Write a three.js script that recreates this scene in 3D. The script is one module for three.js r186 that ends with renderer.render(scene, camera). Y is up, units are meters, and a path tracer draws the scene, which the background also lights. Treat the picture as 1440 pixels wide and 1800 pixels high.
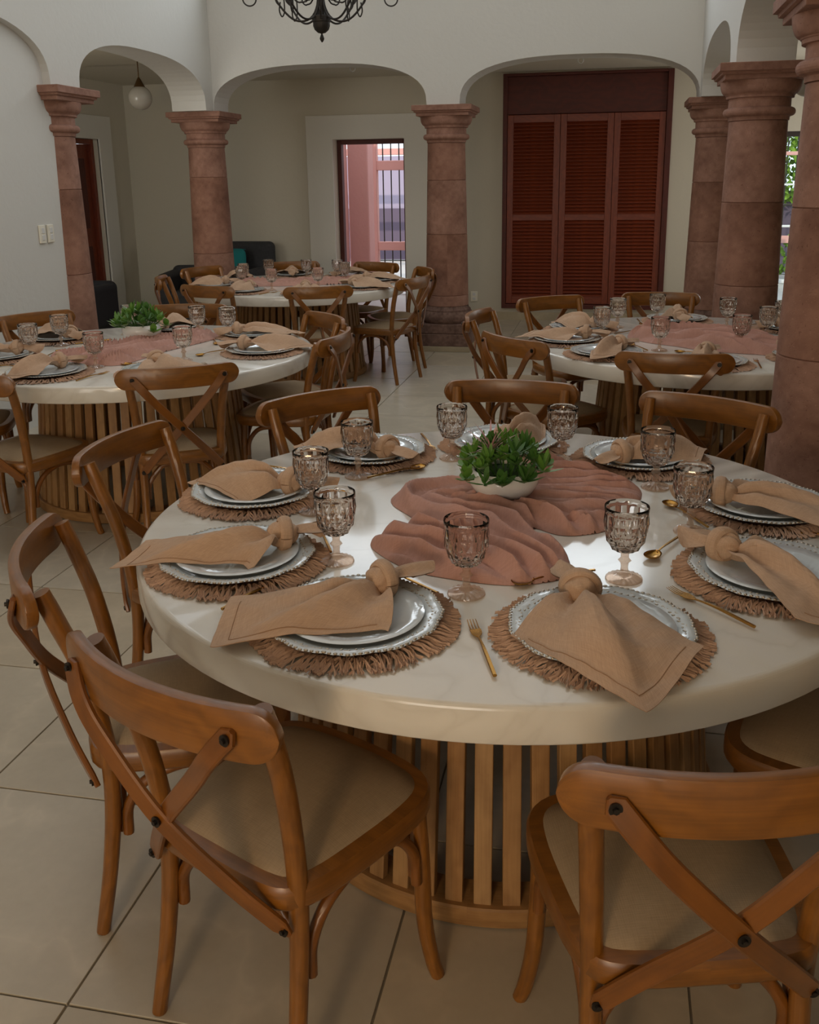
import * as THREE from 'three';
import { mergeGeometries, toCreasedNormals } from 'three/addons/utils/BufferGeometryUtils.js';
import { RoundedBoxGeometry } from 'three/addons/geometries/RoundedBoxGeometry.js';
import { RectAreaLightUniformsLib } from 'three/addons/lights/RectAreaLightUniformsLib.js';

/* ---------- camera, sky, sun, large lights, exposure ---------- */
RectAreaLightUniformsLib.init();
const scene = new THREE.Scene();
const renderer = new THREE.WebGLRenderer({ antialias: true });
renderer.toneMapping = THREE.LinearToneMapping;
renderer.toneMappingExposure = 0.68;
renderer.shadowMap.enabled = true;
renderer.shadowMap.type = THREE.PCFSoftShadowMap;

// lens: focal length 1667 px, optical axis at pixel (737, 760) of the 1440 x 1800 frame (a cropped picture)
const camera = new THREE.PerspectiveCamera(2 * Math.atan(1039.8 / 1667.33) * 180 / Math.PI, 0.8, 0.05, 80);
camera.setViewOffset(1663.7, 2079.6, 94.5, 279.6, 1440, 1800);
camera.rotation.order = 'YXZ';
camera.rotation.set(-0.261213, 0.201323, -0.013452);
camera.position.set(0, 1.5601, 0);

scene.background = new THREE.Color(0.80, 0.90, 1.0);
scene.backgroundIntensity = 2.8;
scene.environment = null;

const sun = new THREE.DirectionalLight(0xfff0dc, 3.2);          // high, from behind the viewer: it reaches the yard only
sun.position.set(4, 14, 7); sun.target.position.set(0, 0, -14);
sun.castShadow = true; sun.shadow.mapSize.set(2048, 2048); sun.shadow.radius = 1;
Object.assign(sun.shadow.camera, { left: -12, right: 12, top: 12, bottom: -12, near: 1, far: 50 });
scene.add(sun, sun.target);

// daylight through the frosted panes: [name of pane, width, height, position, faces towards, colour, strength]
const PANES = [
  ['skylight', 3.4, 5.6, [-1.5, 4.57, -4.6], [0, -1, 0], [0.98, 0.97, 0.94], 0.98],
  ['clerestory', 1.9, 0.74, [-2.45, 3.66, -8.63], [0, 0, 1], [0.86, 0.94, 1.0], 4.2],
  ['clerestory', 1.1, 0.55, [-0.15, 3.55, -8.63], [0, 0, 1], [0.86, 0.94, 1.0], 6.5],
  ['front_window', 4.4, 3.0, [-1.5, 2.35, 8.93], [0, 0, -1], [1.0, 0.92, 0.8], 4.2],
  ['corridor_window', 1.2, 1.3, [-4.85, 1.65, -4.73], [0, 0, -1], [1.0, 0.97, 0.9], 5.5],
  ['corridor_window', 1.2, 1.3, [2.66, 1.6, -9.6], [-1, 0, 0], [1.0, 0.97, 0.92], 4.0],
  ['side_window', 2.6, 0.7, [0.635, 3.7, -4.4], [-1, 0, 0], [0.86, 0.94, 1.0], 2.6],
  ['side_window', 2.6, 0.7, [-3.645, 3.7, -4.4], [1, 0, 0], [0.86, 0.94, 1.0], 1.6],
];
const rectLights = PANES.map(([n, w, h, p, d, c, s]) => {
  const l = new THREE.RectAreaLight(new THREE.Color().setRGB(...c), s, w, h);
  l.position.set(p[0] + d[0] * 0.05, p[1] + d[1] * 0.05, p[2] + d[2] * 0.05);
  l.lookAt(p[0] + d[0], p[1] + d[1], p[2] + d[2]);
  scene.add(l); return l;
});

/* ---------- helpers ---------- */
const V = (x, y, z) => new THREE.Vector3(x, y, z);
const rad = (d) => d * Math.PI / 180;
const lerp = (a, b, t) => a + (b - a) * t;
const clamp = (x, a, b) => Math.max(a, Math.min(b, x));
const smooth = (a, b, x) => { const t = clamp((x - a) / (b - a), 0, 1); return t * t * (3 - 2 * t); };
function rng(seed) { let s = seed >>> 0; return () => { s = (s + 0x6D2B79F5) >>> 0; let t = s; t = Math.imul(t ^ (t >>> 15), t | 1); t ^= t + Math.imul(t ^ (t >>> 7), t | 61); return ((t ^ (t >>> 14)) >>> 0) / 4294967296; }; }
const names = new Map();
function numbered(n) { const k = names.get(n) || 0; names.set(n, k + 1); return k ? n + '_' + String(k).padStart(3, '0') : n; }
function shadows(o) { o.traverse((m) => { if (m.isMesh) { m.castShadow = true; m.receiveShadow = true; } }); return o; }

function attrs(g) {            // position, normal, uv only, not indexed
  if (g.index) g = g.toNonIndexed();
  for (const k of Object.keys(g.attributes)) if (!['position', 'normal', 'uv'].includes(k)) g.deleteAttribute(k);
  if (!g.attributes.uv) g.setAttribute('uv', new THREE.BufferAttribute(new Float32Array(g.attributes.position.count * 2), 2));
  g.morphAttributes = {}; g.clearGroups();
  return g;
}
function planarUV(g, along = null) {   // uv in metres from the face's main direction; 'along' = axis the grain (u) follows
  g = attrs(g);
  const p = g.attributes.position, u = g.attributes.uv, a = V(), b = V(), c = V(), n = V();
  for (let i = 0; i < p.count; i += 3) {
    a.fromBufferAttribute(p, i); b.fromBufferAttribute(p, i + 1); c.fromBufferAttribute(p, i + 2);
    n.subVectors(b, a).cross(V().subVectors(c, a));
    const ax = Math.abs(n.x), ay = Math.abs(n.y), az = Math.abs(n.z);
    let m = ax > ay && ax > az ? ['z', 'y'] : ay > az ? ['x', 'z'] : ['x', 'y'];
    if (along && m[1] === along) m = [m[1], m[0]];
    [a, b, c].forEach((v, k) => u.setXY(i + k, v[m[0]], v[m[1]]));
  }
  return g;
}
const merge = (list) => list.length === 1 ? attrs(list[0]) : mergeGeometries(list.map(attrs));
function mesh(name, geos, mat, parent) {
  const m = new THREE.Mesh(Array.isArray(geos) ? merge(geos) : geos, mat);
  m.name = parent ? name : numbered(name);
  m.castShadow = m.receiveShadow = true;
  (parent || scene).add(m); return m;
}
const pieceCount = new WeakMap();
function part(name, geos, mat, parent) {            // repeats of a part get a number
  const c = pieceCount.get(parent) || {}; pieceCount.set(parent, c);
  const k = c[name] || 0; c[name] = k + 1;
  return mesh(k ? name + '_' + String(k).padStart(3, '0') : name, geos, mat, parent);
}
function tag(o, label, category, group) { o.userData.label = label; o.userData.category = category; if (group) o.userData.group = group; return o; }
function base(name, x = 0, y = 0, z = 0, turn = 0) { const g = new THREE.Group(); g.name = numbered(name); g.position.set(x, y, z); g.rotation.y = turn; scene.add(g); return g; }
function copyOf(o, kind) { const c = o.clone(); c.name = numbered(kind); scene.add(c); c.userData = {}; return c; }
function struct(name, geos, mat, parent) { const m = mesh(name, geos, mat, parent); if (!parent) m.userData.kind = 'structure'; return m; }
const move = (g, x, y, z) => { g.translate(x, y, z); return g; };

function boxG(w, h, d, x = 0, y = 0, z = 0, along = null) { return planarUV(move(new THREE.BoxGeometry(w, h, d), x, y, z), along); }
function rbox(w, h, d, r, x = 0, y = 0, z = 0, along = null, seg = 2) { return planarUV(move(new RoundedBoxGeometry(w, h, d, seg, Math.min(r, w / 2.02, h / 2.02, d / 2.02)), x, y, z), along); }
function lathe(profile, seg = 48, uvLen = true) {
  const g = new THREE.LatheGeometry(profile.map(([r, y]) => new THREE.Vector2(r, y)), seg);
  if (uvLen) { let rm = 0, L = [0]; profile.forEach(([r], i) => { rm = Math.max(rm, r); if (i) L.push(L[i - 1] + Math.hypot(profile[i][0] - profile[i - 1][0], profile[i][1] - profile[i - 1][1])); });
    const uv = g.attributes.uv, n = profile.length; for (let i = 0; i < uv.count; i++) uv.setXY(i, uv.getX(i) * rm * 6.283, L[i % n]); }
  return g;
}
function latheC(profile, seg = 48, crease = 0.6) { return toCreasedNormals(lathe(profile, seg), crease); }
// sweep: section(i, t) gives [[a, b], ...] (closed loop); a runs along the normal N, b along T x N
function sweep(pts, section, normal, crease = 0.7, grain = true) {
  const n = pts.length, T = [], rows = [];
  for (let i = 0; i < n; i++) T.push(V().subVectors(pts[Math.min(i + 1, n - 1)], pts[Math.max(i - 1, 0)]).normalize());
  let N = typeof normal === 'function' ? normal(0) : (normal || (Math.abs(T[0].y) < 0.9 ? V(0, 1, 0) : V(1, 0, 0))).clone();
  let len = 0; const lens = [0];
  for (let i = 1; i < n; i++) { len += pts[i].distanceTo(pts[i - 1]); lens.push(len); }
  for (let i = 0; i < n; i++) {
    const nn = (typeof normal === 'function' ? normal(i) : N).clone(); nn.addScaledVector(T[i], -nn.dot(T[i])).normalize(); N = nn;
    const B = V().crossVectors(T[i], nn);
    rows.push(section(i, i / (n - 1)).map(([a, b]) => V().copy(pts[i]).addScaledVector(nn, a).addScaledVector(B, b)));
  }
  const m = rows[0].length, pos = [], uv = [], tri = (A, B2, C, ua, ub, uc) => { pos.push(A.x, A.y, A.z, B2.x, B2.y, B2.z, C.x, C.y, C.z); uv.push(...ua, ...ub, ...uc); };
  const per = rows[Math.floor(n / 2)]; const around = [0]; for (let j = 1; j <= m; j++) around.push(around[j - 1] + per[j % m].distanceTo(per[j - 1]));
  const U = (i, j) => grain ? [lens[i], around[j]] : [around[j], lens[i]];
  for (let i = 0; i < n - 1; i++) for (let j = 0; j < m; j++) {
    const k = (j + 1) % m, a = rows[i][j], b = rows[i][k], c = rows[i + 1][k], d = rows[i + 1][j];
    tri(a, b, c, U(i, j), U(i, j + 1), U(i + 1, j + 1)); tri(a, c, d, U(i, j), U(i + 1, j + 1), U(i + 1, j));
  }
  for (const e of [0, n - 1]) { const c = V(); rows[e].forEach((v) => c.add(v)); c.divideScalar(m);
    for (let j = 0; j < m; j++) { const a = rows[e][j], b = rows[e][(j + 1) % m]; const w = [0.01, 0.01]; e === 0 ? tri(c, b, a, w, w, w) : tri(c, a, b, w, w, w); } }
  const g = new THREE.BufferGeometry();
  g.setAttribute('position', new THREE.Float32BufferAttribute(pos, 3)); g.setAttribute('uv', new THREE.Float32BufferAttribute(uv, 2));
  return toCreasedNormals(g, crease);
}
const circleSec = (r, k = 10) => Array.from({ length: k }, (_, j) => [Math.cos(j / k * 6.2832) * r, Math.sin(j / k * 6.2832) * r]);
function spline(pts, n) { return new THREE.CatmullRomCurve3(pts.map((p) => V(...p)), false, 'catmullrom', 0.5).getPoints(n); }
function rod(pts, r, n = 14, k = 10, normal = null) { const f = typeof r === 'function' ? r : () => r; return sweep(spline(pts, n), (i, t) => circleSec(f(t), k), normal); }
function flatSec(a, b, c) {       // rectangle a x b with chamfered corners c
  const x = a / 2, y = b / 2; return [[x - c, -y], [x, -y + c], [x, y - c], [x - c, y], [-x + c, y], [-x, y - c], [-x, -y + c], [-x + c, -y]];
}
function extr(pts, depth, bevel = 0, holes = []) {
  const s = new THREE.Shape(pts.map(([x, y]) => new THREE.Vector2(x, y)));
  for (const h of holes) s.holes.push(new THREE.Path(h.map(([x, y]) => new THREE.Vector2(x, y))));
  return new THREE.ExtrudeGeometry(s, { depth: depth - 2 * bevel, bevelEnabled: bevel > 0, bevelSize: bevel, bevelThickness: bevel, bevelSegments: 2, bevelOffset: -bevel, curveSegments: 8 });
}

/* ---------- procedural textures ---------- */
function lattice(seed, p) { const r = rng(seed), a = new Float32Array(p * p); for (let i = 0; i < a.length; i++) a[i] = r(); return a; }
function vnoise(L, p, x, y) {
  const xi = Math.floor(x), yi = Math.floor(y), fx = x - xi, fy = y - yi, sx = fx * fx * (3 - 2 * fx), sy = fy * fy * (3 - 2 * fy);
  const m = (k) => ((k % p) + p) % p, a = m(xi), b = m(xi + 1), c = m(yi) * p, d = m(yi + 1) * p;
  return lerp(lerp(L[c + a], L[c + b], sx), lerp(L[d + a], L[d + b], sx), sy);
}
function fbm(seed, oct, base0) { const Ls = []; for (let o = 0; o < oct; o++) Ls.push([lattice(seed + o * 17, base0 << o), base0 << o]);
  return (u, v) => { let s = 0, a = 0.5, t = 0; for (const [L, p] of Ls) { s += a * vnoise(L, p, u * p, v * p); t += a; a *= 0.5; } return s / t; }; }
function texture(n, fn, srgb = true, m = n) {
  const d = new Uint8Array(n * m * 4);
  for (let y = 0; y < m; y++) for (let x = 0; x < n; x++) { const c = fn((x + 0.5) / n, (y + 0.5) / m), i = (y * n + x) * 4; d[i] = clamp(c[0], 0, 255); d[i + 1] = clamp(c[1], 0, 255); d[i + 2] = clamp(c[2], 0, 255); d[i + 3] = 255; }
  const t = new THREE.DataTexture(d, n, m); t.wrapS = t.wrapT = THREE.RepeatWrapping; t.magFilter = THREE.LinearFilter; t.minFilter = THREE.LinearMipmapLinearFilter; t.generateMipmaps = true;
  if (srgb) t.colorSpace = THREE.SRGBColorSpace; t.needsUpdate = true; return t;
}
function scaled(t, su, sv = su) { const c = t.clone(); c.repeat.set(su, sv); c.needsUpdate = true; return c; }   // repeats per metre
const grey = (v) => [v, v, v];
const N1 = fbm(11, 5, 4), N2 = fbm(53, 5, 8), N3 = fbm(97, 4, 32);
const woodTex = (A, B, seed, streak = 1) => { const a = fbm(seed, 4, 4), b = fbm(seed + 5, 3, 64), L = lattice(seed + 9, 256);
  return texture(512, (u, v) => { const w = a(u, v * 0.999) * 1.5; const g = 0.5 + 0.5 * Math.sin((v * 22 + w * 5) * 6.2832 * 0.5); const f = vnoise(L, 256, u * 8, v * 256) * streak; const t = clamp(0.28 * g + 0.42 * a(v, u) + 0.3 * f + 0.12 * (b(u, v) - 0.5), 0, 1); return [lerp(A[0], B[0], t), lerp(A[1], B[1], t), lerp(A[2], B[2], t)]; }); };
const T = {};
T.honey = woodTex([104, 63, 17], [152, 96, 32], 3);
T.oak = woodTex([142, 104, 62], [188, 148, 98], 21);
T.mahog = woodTex([118, 50, 22], [162, 78, 38], 33);
T.stucco = texture(512, (u, v) => grey(128 + 70 * (N2(u, v) - 0.5) + 90 * (N3(u, v) - 0.5)), false);
T.tile = [0, 1, 2].map((k) => { const a = fbm(200 + k * 31, 5, 2), b = fbm(210 + k * 31, 5, 4), c = fbm(230 + k, 3, 64);
  return texture(384, (u, v) => { const w = a(u + 0.3 * b(u, v), v); const vein = Math.pow(1 - Math.abs(2 * b(u * 1 + 0.25 * a(v, u), v) - 1), 9); const t = 0.62 * w + 0.2 * c(u, v); return [186 + 34 * (t - 0.4) + 12 * vein, 177 + 34 * (t - 0.4) + 11 * vein, 160 + 34 * (t - 0.4) + 10 * vein]; }); });
T.top = (() => { const a = fbm(301, 5, 3), b = fbm(321, 5, 4); return texture(512, (u, v) => { const vein = Math.pow(1 - Math.abs(2 * b(u + 0.4 * a(u, v), v + 0.3 * a(v, u)) - 1), 22); const t = a(u, v); return [224 + 8 * (t - 0.5) - 8 * vein, 219 + 8 * (t - 0.5) - 9 * vein, 209 + 8 * (t - 0.5) - 10 * vein]; }); })();
T.stone = (() => { const a = fbm(401, 5, 3), b = fbm(411, 4, 24), L = lattice(77, 128); return texture(512, (u, v) => { const t = a(u, v), f = b(u, v), s = vnoise(L, 128, u * 128, v * 128); const pit = s > 0.93 ? -26 : s < 0.05 ? 22 : 0; const k = 46 * (t - 0.5) + 34 * (f - 0.5) + pit; return [150 + k, 111 + k * 0.9, 94 + k * 0.85]; }); })();
T.stoneDark = texture(512, (u, v) => { const k = 60 * (N1(u, v) - 0.5) + 50 * (N3(u, v) - 0.5); return [112 + k, 86 + k * 0.9, 75 + k * 0.85]; });
T.stoneBump = (() => { const b = fbm(431, 4, 32), L = lattice(78, 128); return texture(512, (u, v) => { const s = vnoise(L, 128, u * 128, v * 128); return grey(140 + 80 * (b(u, v) - 0.5) - (s > 0.92 ? 90 : 0)); }, false); })();
const weave = (n, k) => texture(n, (u, v) => { const x = u * k, y = v * k, over = (Math.floor(x) + Math.floor(y)) % 2; const p = over ? Math.sin((x % 1) * Math.PI) : Math.sin((y % 1) * Math.PI); return grey(90 + 120 * p + 50 * (N3(u, v) - 0.5)); }, false);
T.weave = weave(256, 64);
const linenTex = (r, g, b, s, seed) => { const L = lattice(seed, 256), M = lattice(seed + 1, 256), a = fbm(seed + 3, 3, 4); return texture(512, (u, v) => { const k = s * (vnoise(L, 256, u * 256, v * 12) + vnoise(M, 256, u * 12, v * 256) - 1) + s * 0.6 * (a(u, v) - 0.5); return [r + k, g + k * 0.92, b + k * 0.85]; }); };
T.linen = linenTex(190, 158, 131, 14, 501);
T.seat = linenTex(156, 134, 106, 9, 541);
T.gauze = linenTex(186, 142, 128, 10, 561);
T.sofa = linenTex(58, 58, 60, 14, 571);
T.straw = (() => { const L = lattice(601, 256); return texture(256, (u, v) => { const k = 60 * (vnoise(L, 256, u * 256, v * 8) - 0.5); return [190 + k, 157 + k * 0.9, 134 + k * 0.8]; }); })();
T.weaveRing = texture(256, (u, v) => { const a = Math.abs(Math.sin(v * 20 * Math.PI)), b = Math.abs(Math.sin(u * 24 * Math.PI + v * 30)); const k = 40 * (N3(u, v) - 0.5); return [96 + 50 * a * b + k, 66 + 38 * a * b + k, 48 + 30 * a * b + k]; });

/* ---------- materials ---------- */
const std = (o) => new THREE.MeshStandardMaterial(o), phys = (o) => new THREE.MeshPhysicalMaterial(o);
const M = {};
M.wallWhite = std({ color: 0xd2d0ca, roughness: 0.92, bumpMap: scaled(T.stucco, 1.1), bumpScale: 0.004 });
M.wallGrey = std({ color: 0xc9c2b1, roughness: 0.93, bumpMap: scaled(T.stucco, 1.1), bumpScale: 0.003 });
M.trimWhite = std({ color: 0xdcd9d0, roughness: 0.85, bumpMap: scaled(T.stucco, 1.3), bumpScale: 0.002 });
M.tile = T.tile.map((t, i) => phys({ map: scaled(t, 0.9), roughness: 0.42, color: [0xffffff, 0xf6f4f0, 0xfbf6ee][i], clearcoat: 0.15, clearcoatRoughness: 0.3 }));
M.grout = std({ color: 0x857c6d, roughness: 0.95 });
M.baseboard = std({ map: scaled(T.tile[1], 1.1), roughness: 0.5, color: 0xe4dccb });
M.stone = std({ map: scaled(T.stone, 1.3), roughness: 0.85, bumpMap: scaled(T.stoneBump, 1.6), bumpScale: 0.003 });
M.stone2 = std({ map: scaled(T.stone, 1.1), roughness: 0.85, bumpMap: scaled(T.stoneBump, 1.4), bumpScale: 0.003, color: 0xf3ece6 });
M.stoneDark = std({ map: scaled(T.stoneDark, 1.4), roughness: 0.8, bumpMap: scaled(T.stoneBump, 1.5), bumpScale: 0.004 });
M.mahog = phys({ map: scaled(T.mahog, 1.4), roughness: 0.5, color: 0xd6bfa6, clearcoat: 0.1, clearcoatRoughness: 0.4 });
M.mahogDark = phys({ map: scaled(T.mahog, 1.1), roughness: 0.6, color: 0x94706c, clearcoat: 0.05, clearcoatRoughness: 0.4 });
M.honey = phys({ map: scaled(T.honey, 1.7), roughness: 0.36, clearcoat: 0.35, clearcoatRoughness: 0.28 });
M.honeyB = phys({ map: scaled(T.honey, 1.3), roughness: 0.36, color: 0xeadfd2, clearcoat: 0.35, clearcoatRoughness: 0.28 });
M.oak = [0xffffff, 0xefe6da, 0xf6ece0].map((c) => std({ map: scaled(T.oak, 1.6), roughness: 0.55, color: c }));
M.bolt = std({ color: 0x3a3531, roughness: 0.4, metalness: 0.8 });
M.cushion = std({ map: scaled(T.seat, 5), roughness: 0.95, bumpMap: scaled(T.weave, 4), bumpScale: 0.0006 });
M.top = phys({ map: scaled(T.top, 0.8), roughness: 0.2, clearcoat: 0.4, clearcoatRoughness: 0.1 });
M.linen = std({ map: scaled(T.linen, 6), roughness: 0.95, bumpMap: scaled(T.weave, 9), bumpScale: 0.0004, side: THREE.DoubleSide });
M.hem = std({ map: scaled(T.linen, 3), roughness: 0.95, color: 0xd8ccbe });
M.straw = std({ map: scaled(T.straw, 8), roughness: 0.95, side: THREE.DoubleSide });
M.mat = std({ map: scaled(T.weaveRing, 4), roughness: 0.95 });
M.gauze = phys({ map: scaled(T.gauze, 7), roughness: 0.95, sheen: 0.4, sheenRoughness: 0.6, sheenColor: new THREE.Color(0.4, 0.32, 0.3), bumpMap: scaled(T.weave, 6), bumpScale: 0.0006, side: THREE.DoubleSide });
M.china = phys({ color: 0xcdd3d5, roughness: 0.16, clearcoat: 0.7, clearcoatRoughness: 0.06 });
M.charger = phys({ color: 0xc6cccd, roughness: 0.2, clearcoat: 0.6, clearcoatRoughness: 0.1 });
M.filigree = std({ color: 0xb5aa9a, roughness: 0.36, metalness: 0.8 });
M.gold = std({ color: 0xb98b45, roughness: 0.24, metalness: 1 });
M.glass = phys({ color: 0xf4eee9, roughness: 0.02, transmission: 1, thickness: 0.02, ior: 1.47, attenuationColor: new THREE.Color(0.68, 0.56, 0.47), attenuationDistance: 0.06 });
M.glassFoot = phys({ color: 0xefe2d6, roughness: 0.06, transmission: 0.85, thickness: 0, ior: 1.6, clearcoat: 0.5, clearcoatRoughness: 0.03 });
M.bowl = phys({ color: 0xf2f0ee, roughness: 0.15, clearcoat: 0.5 });
M.leaf = [0x6b983c, 0x94bc4c, 0x4f7d33, 0xa8cc5c].map((c) => phys({ color: c, roughness: 0.45, transmission: 0.25, thickness: 0, side: THREE.DoubleSide }));
M.pinkLeaf = phys({ color: 0xc79a98, roughness: 0.6, side: THREE.DoubleSide });
M.iron = std({ color: 0x3b3733, roughness: 0.55, metalness: 0.7 });
M.brass = std({ color: 0x6b5236, roughness: 0.4, metalness: 0.9 });
M.globe = phys({ color: 0xc4beb2, roughness: 0.12, transmission: 0.25, thickness: 0 });
M.plastic = std({ color: 0xe9e4d4, roughness: 0.4 });
M.sofa = std({ map: scaled(T.sofa, 3), roughness: 0.95 });
M.black = std({ color: 0x1b1b20, roughness: 0.8 });
M.magenta = std({ color: 0xb3266f, roughness: 0.9 });
M.teal = std({ color: 0x1f7f80, roughness: 0.9 });
M.pinkWall = std({ color: 0xd2a098, roughness: 0.9, bumpMap: scaled(T.stucco, 0.9), bumpScale: 0.005 });
M.pinkRail = std({ color: 0xcf9a90, roughness: 0.8 });
M.violet = std({ color: 0x9d93a6, roughness: 0.9 });
M.violetDark = std({ color: 0x5f5363, roughness: 0.9 });
M.paving = std({ color: 0xb9b4ae, roughness: 0.9, bumpMap: scaled(T.stucco, 0.8), bumpScale: 0.004 });
M.hedge = std({ color: 0x6f8f3a, roughness: 0.8, side: THREE.DoubleSide });
M.hedgeCore = std({ color: 0x3c5226, roughness: 0.95 });
M.pane = phys({ color: 0xf4f8f8, roughness: 0.02, transmission: 1, thickness: 0 });
M.frame = std({ color: 0x2f211b, roughness: 0.5 });
M.whiteFrame = std({ color: 0xd9d9d6, roughness: 0.5 });

/* ---------- room shell ---------- */
const HC = 2.185, SPRING = 2.2, RISE = 0.365, CEIL = 2.65, ROOF = 4.6;
const XL = -3.84, XM = -1.52, XR = 0.83, ZBK = -8.85, HALF = 0.17;      // lines of the columns
function archPts(a, b, n = 28) { const c = (a + b) / 2, h = (b - a) / 2, out = []; for (let i = 0; i <= n; i++) { const t = Math.PI * (1 - i / n), cx = Math.cos(t), sy = Math.sin(t), e = 2 / 2.6; out.push([c + h * Math.sign(cx) * Math.pow(Math.abs(cx), e), SPRING + RISE * Math.pow(Math.abs(sy), e)]); } return out; }
function arcade(s0, s1, openings, y0 = HC) { const p = [[s0, y0]]; for (const [a, b] of openings) p.push([a, y0], ...archPts(a, b), [b, y0]); p.push([s1, y0], [s1, ROOF], [s0, ROOF]); return p; }

// floor: grout bed with every tile of the room laid on it
const floor = struct('floor', boxG(8.7, 0.2, 20.4, -1.5, -0.106, -0.8), M.grout);
{
  const S = 0.6, x0 = -1.5965, z0 = -1.342, g = [0, 1, 2].map((k) => { const b = planarUV(new RoundedBoxGeometry(S - 0.005, 0.012, S - 0.005, 1, 0.0015)); return b; });
  const r = rng(5); let n = 0;
  for (let i = -7; i <= 6; i++) for (let j = 3; j >= -16; j--) {
    const x = x0 + S * (i + 0.5), z = z0 + S * (j - 0.5);
    if (x < -5.75 || x > 2.75 || z < -10.85 || z > 0.9) continue;
    if (x > 1.3 && z > -4.2) continue; if (x < -4.2 && z > -5) continue;
    const k = Math.floor(r() * 3); const gg = g[k].clone(); const uv = gg.attributes.uv, ou = r(), ov = r(); for (let q = 0; q < uv.count; q++) uv.setXY(q, uv.getX(q) + ou, uv.getY(q) + ov);
    const m = part('floor_tile', gg, M.tile[k], floor); m.position.set(x, -0.006 + (r() - 0.5) * 0.0006, z); n++;
  }
}

// back corridor wall with the doorway, the wardrobe recess and the glazed door
const DX0 = -3.144, DX1 = -2.319, DH = 2.0, CX0 = -1.22, CX1 = 0.55, CY0 = 0.135, CY1 = 2.628, GX0 = 1.4, GX1 = 2.3, GH = 1.985, ZB = -10.75;
{
  const outline = [[-5.85, 0], [DX0, 0], [DX0, DH], [DX1, DH], [DX1, 0], [GX0, 0], [GX0, GH], [GX1, GH], [GX1, 0], [2.9, 0], [2.9, CEIL], [-5.85, CEIL]];
  const hole = [[CX0, CY0], [CX0, CY1], [CX1, CY1], [CX1, CY0]];
  const w = struct('wall_back', planarUV(move(extr(outline, 0.26, 0, [hole]), 0, 0, ZB - 0.26)), M.wallGrey);
  struct('wall_back_niche', boxG(1.9, 2.6, 0.05, -0.335, 1.38, ZB - 0.6), M.wallGrey);
  struct('wall_left', planarUV(move(extr([[4.3, 0], [9.35, 0], [9.35, 2.03], [10.08, 2.03], [10.08, 0], [11.0, 0], [11.0, CEIL], [4.3, CEIL]], 0.24).rotateY(Math.PI / 2), -5.89, 0, 0)), M.wallGrey);
  struct('wall_left_end', boxG(2.0, CEIL, 0.2, -4.85, CEIL / 2, -4.6), M.wallGrey);
  struct('wall_right', boxG(0.24, CEIL, 11.6, 2.82, CEIL / 2, -5.2), M.wallGrey);
  struct('wall_right_end', boxG(2.0, CEIL, 0.2, 1.8, CEIL / 2, -0.05), M.wallGrey);
  struct('wall_front', boxG(5.6, ROOF, 0.25, -1.5, ROOF / 2, 9.1), M.wallWhite);
}
// arcades round the hall
struct('wall_back_arcade', planarUV(move(extr(arcade(XL - HALF, XR + HALF, [[-3.667, -1.668], [-1.372, 0.658]]), 2 * HALF), 0, 0, ZBK - HALF)), M.wallWhite);
struct('wall_left_arcade', planarUV(move(extr(arcade(-9.0, 8.675, [[3.9, 6.01], [6.372, 8.51]]), 0.33).rotateY(Math.PI / 2), -4.0, 0, 0)), M.wallWhite);
struct('wall_right_arcade', planarUV(move(extr(arcade(-9.0, 8.675, [[0.75, 3.61], [3.95, 6.15], [6.49, 8.51]]), 0.33).rotateY(Math.PI / 2), 0.66, 0, 0)), M.wallWhite);
struct('wall_left', boxG(0.26, ROOF - 0.1, 15.2, -3.855, (ROOF - 0.1) / 2, 1.4), M.wallWhite);           // infill of the blind arch, set back from it
struct('wall_right_infill', boxG(0.3, HC, 9.6, 0.83, HC / 2, 4.25), M.wallWhite);
struct('ceiling', [boxG(8.9, 0.15, 2.1, -1.5, CEIL + 0.075, -9.95), boxG(1.95, 0.15, 4.5, -4.93, CEIL + 0.075, -6.75), boxG(2.0, 0.15, 9.2, 1.93, CEIL + 0.075, -4.35)], M.wallGrey);
struct('ceiling_hall', boxG(5.1, 0.2, 18.3, -1.5, ROOF + 0.1, 0.1), M.wallWhite);
// frosted panes in the upper wall and the roof, each with its frame
PANES.forEach(([name, w, h, p, d, c, s], i) => {
  const t = base(name, ...p); t.lookAt(p[0] + d[0], p[1] + d[1], p[2] + d[2]);
  const fr = 0.05; part('frame', [boxG(w + 2 * fr, fr, 0.06, 0, h / 2 + fr / 2, -0.01), boxG(w + 2 * fr, fr, 0.06, 0, -h / 2 - fr / 2, -0.01), boxG(fr, h, 0.06, w / 2 + fr / 2, 0, -0.01), boxG(fr, h, 0.06, -w / 2 - fr / 2, 0, -0.01)], M.whiteFrame, t);
  const m = std({ color: 0x111111, roughness: 0.6, emissive: new THREE.Color().setRGB(...c), emissiveIntensity: s * 0.5 });
  part('frosted_pane', boxG(w, h, 0.012, 0, 0, -0.012), m, t);
  tag(t, i === 6 ? 'wide high window on the right hall wall, above the arches' : i === 7 ? 'wide high window on the left hall wall, above the arches' : i === 4 ? 'window at the end of the left corridor, behind the white wall' : i === 5 ? 'window in the side wall of the right corridor' : i === 3 ? 'wide window in the front wall behind the viewer' : i === 0 ? 'frosted daylight panel in the roof high over the hall' : i === 1 ? 'wide frosted upper window high on the arcade wall, over the left arch' : 'narrow frosted upper window high on the arcade wall, over the right arch', 'window');
});
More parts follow.
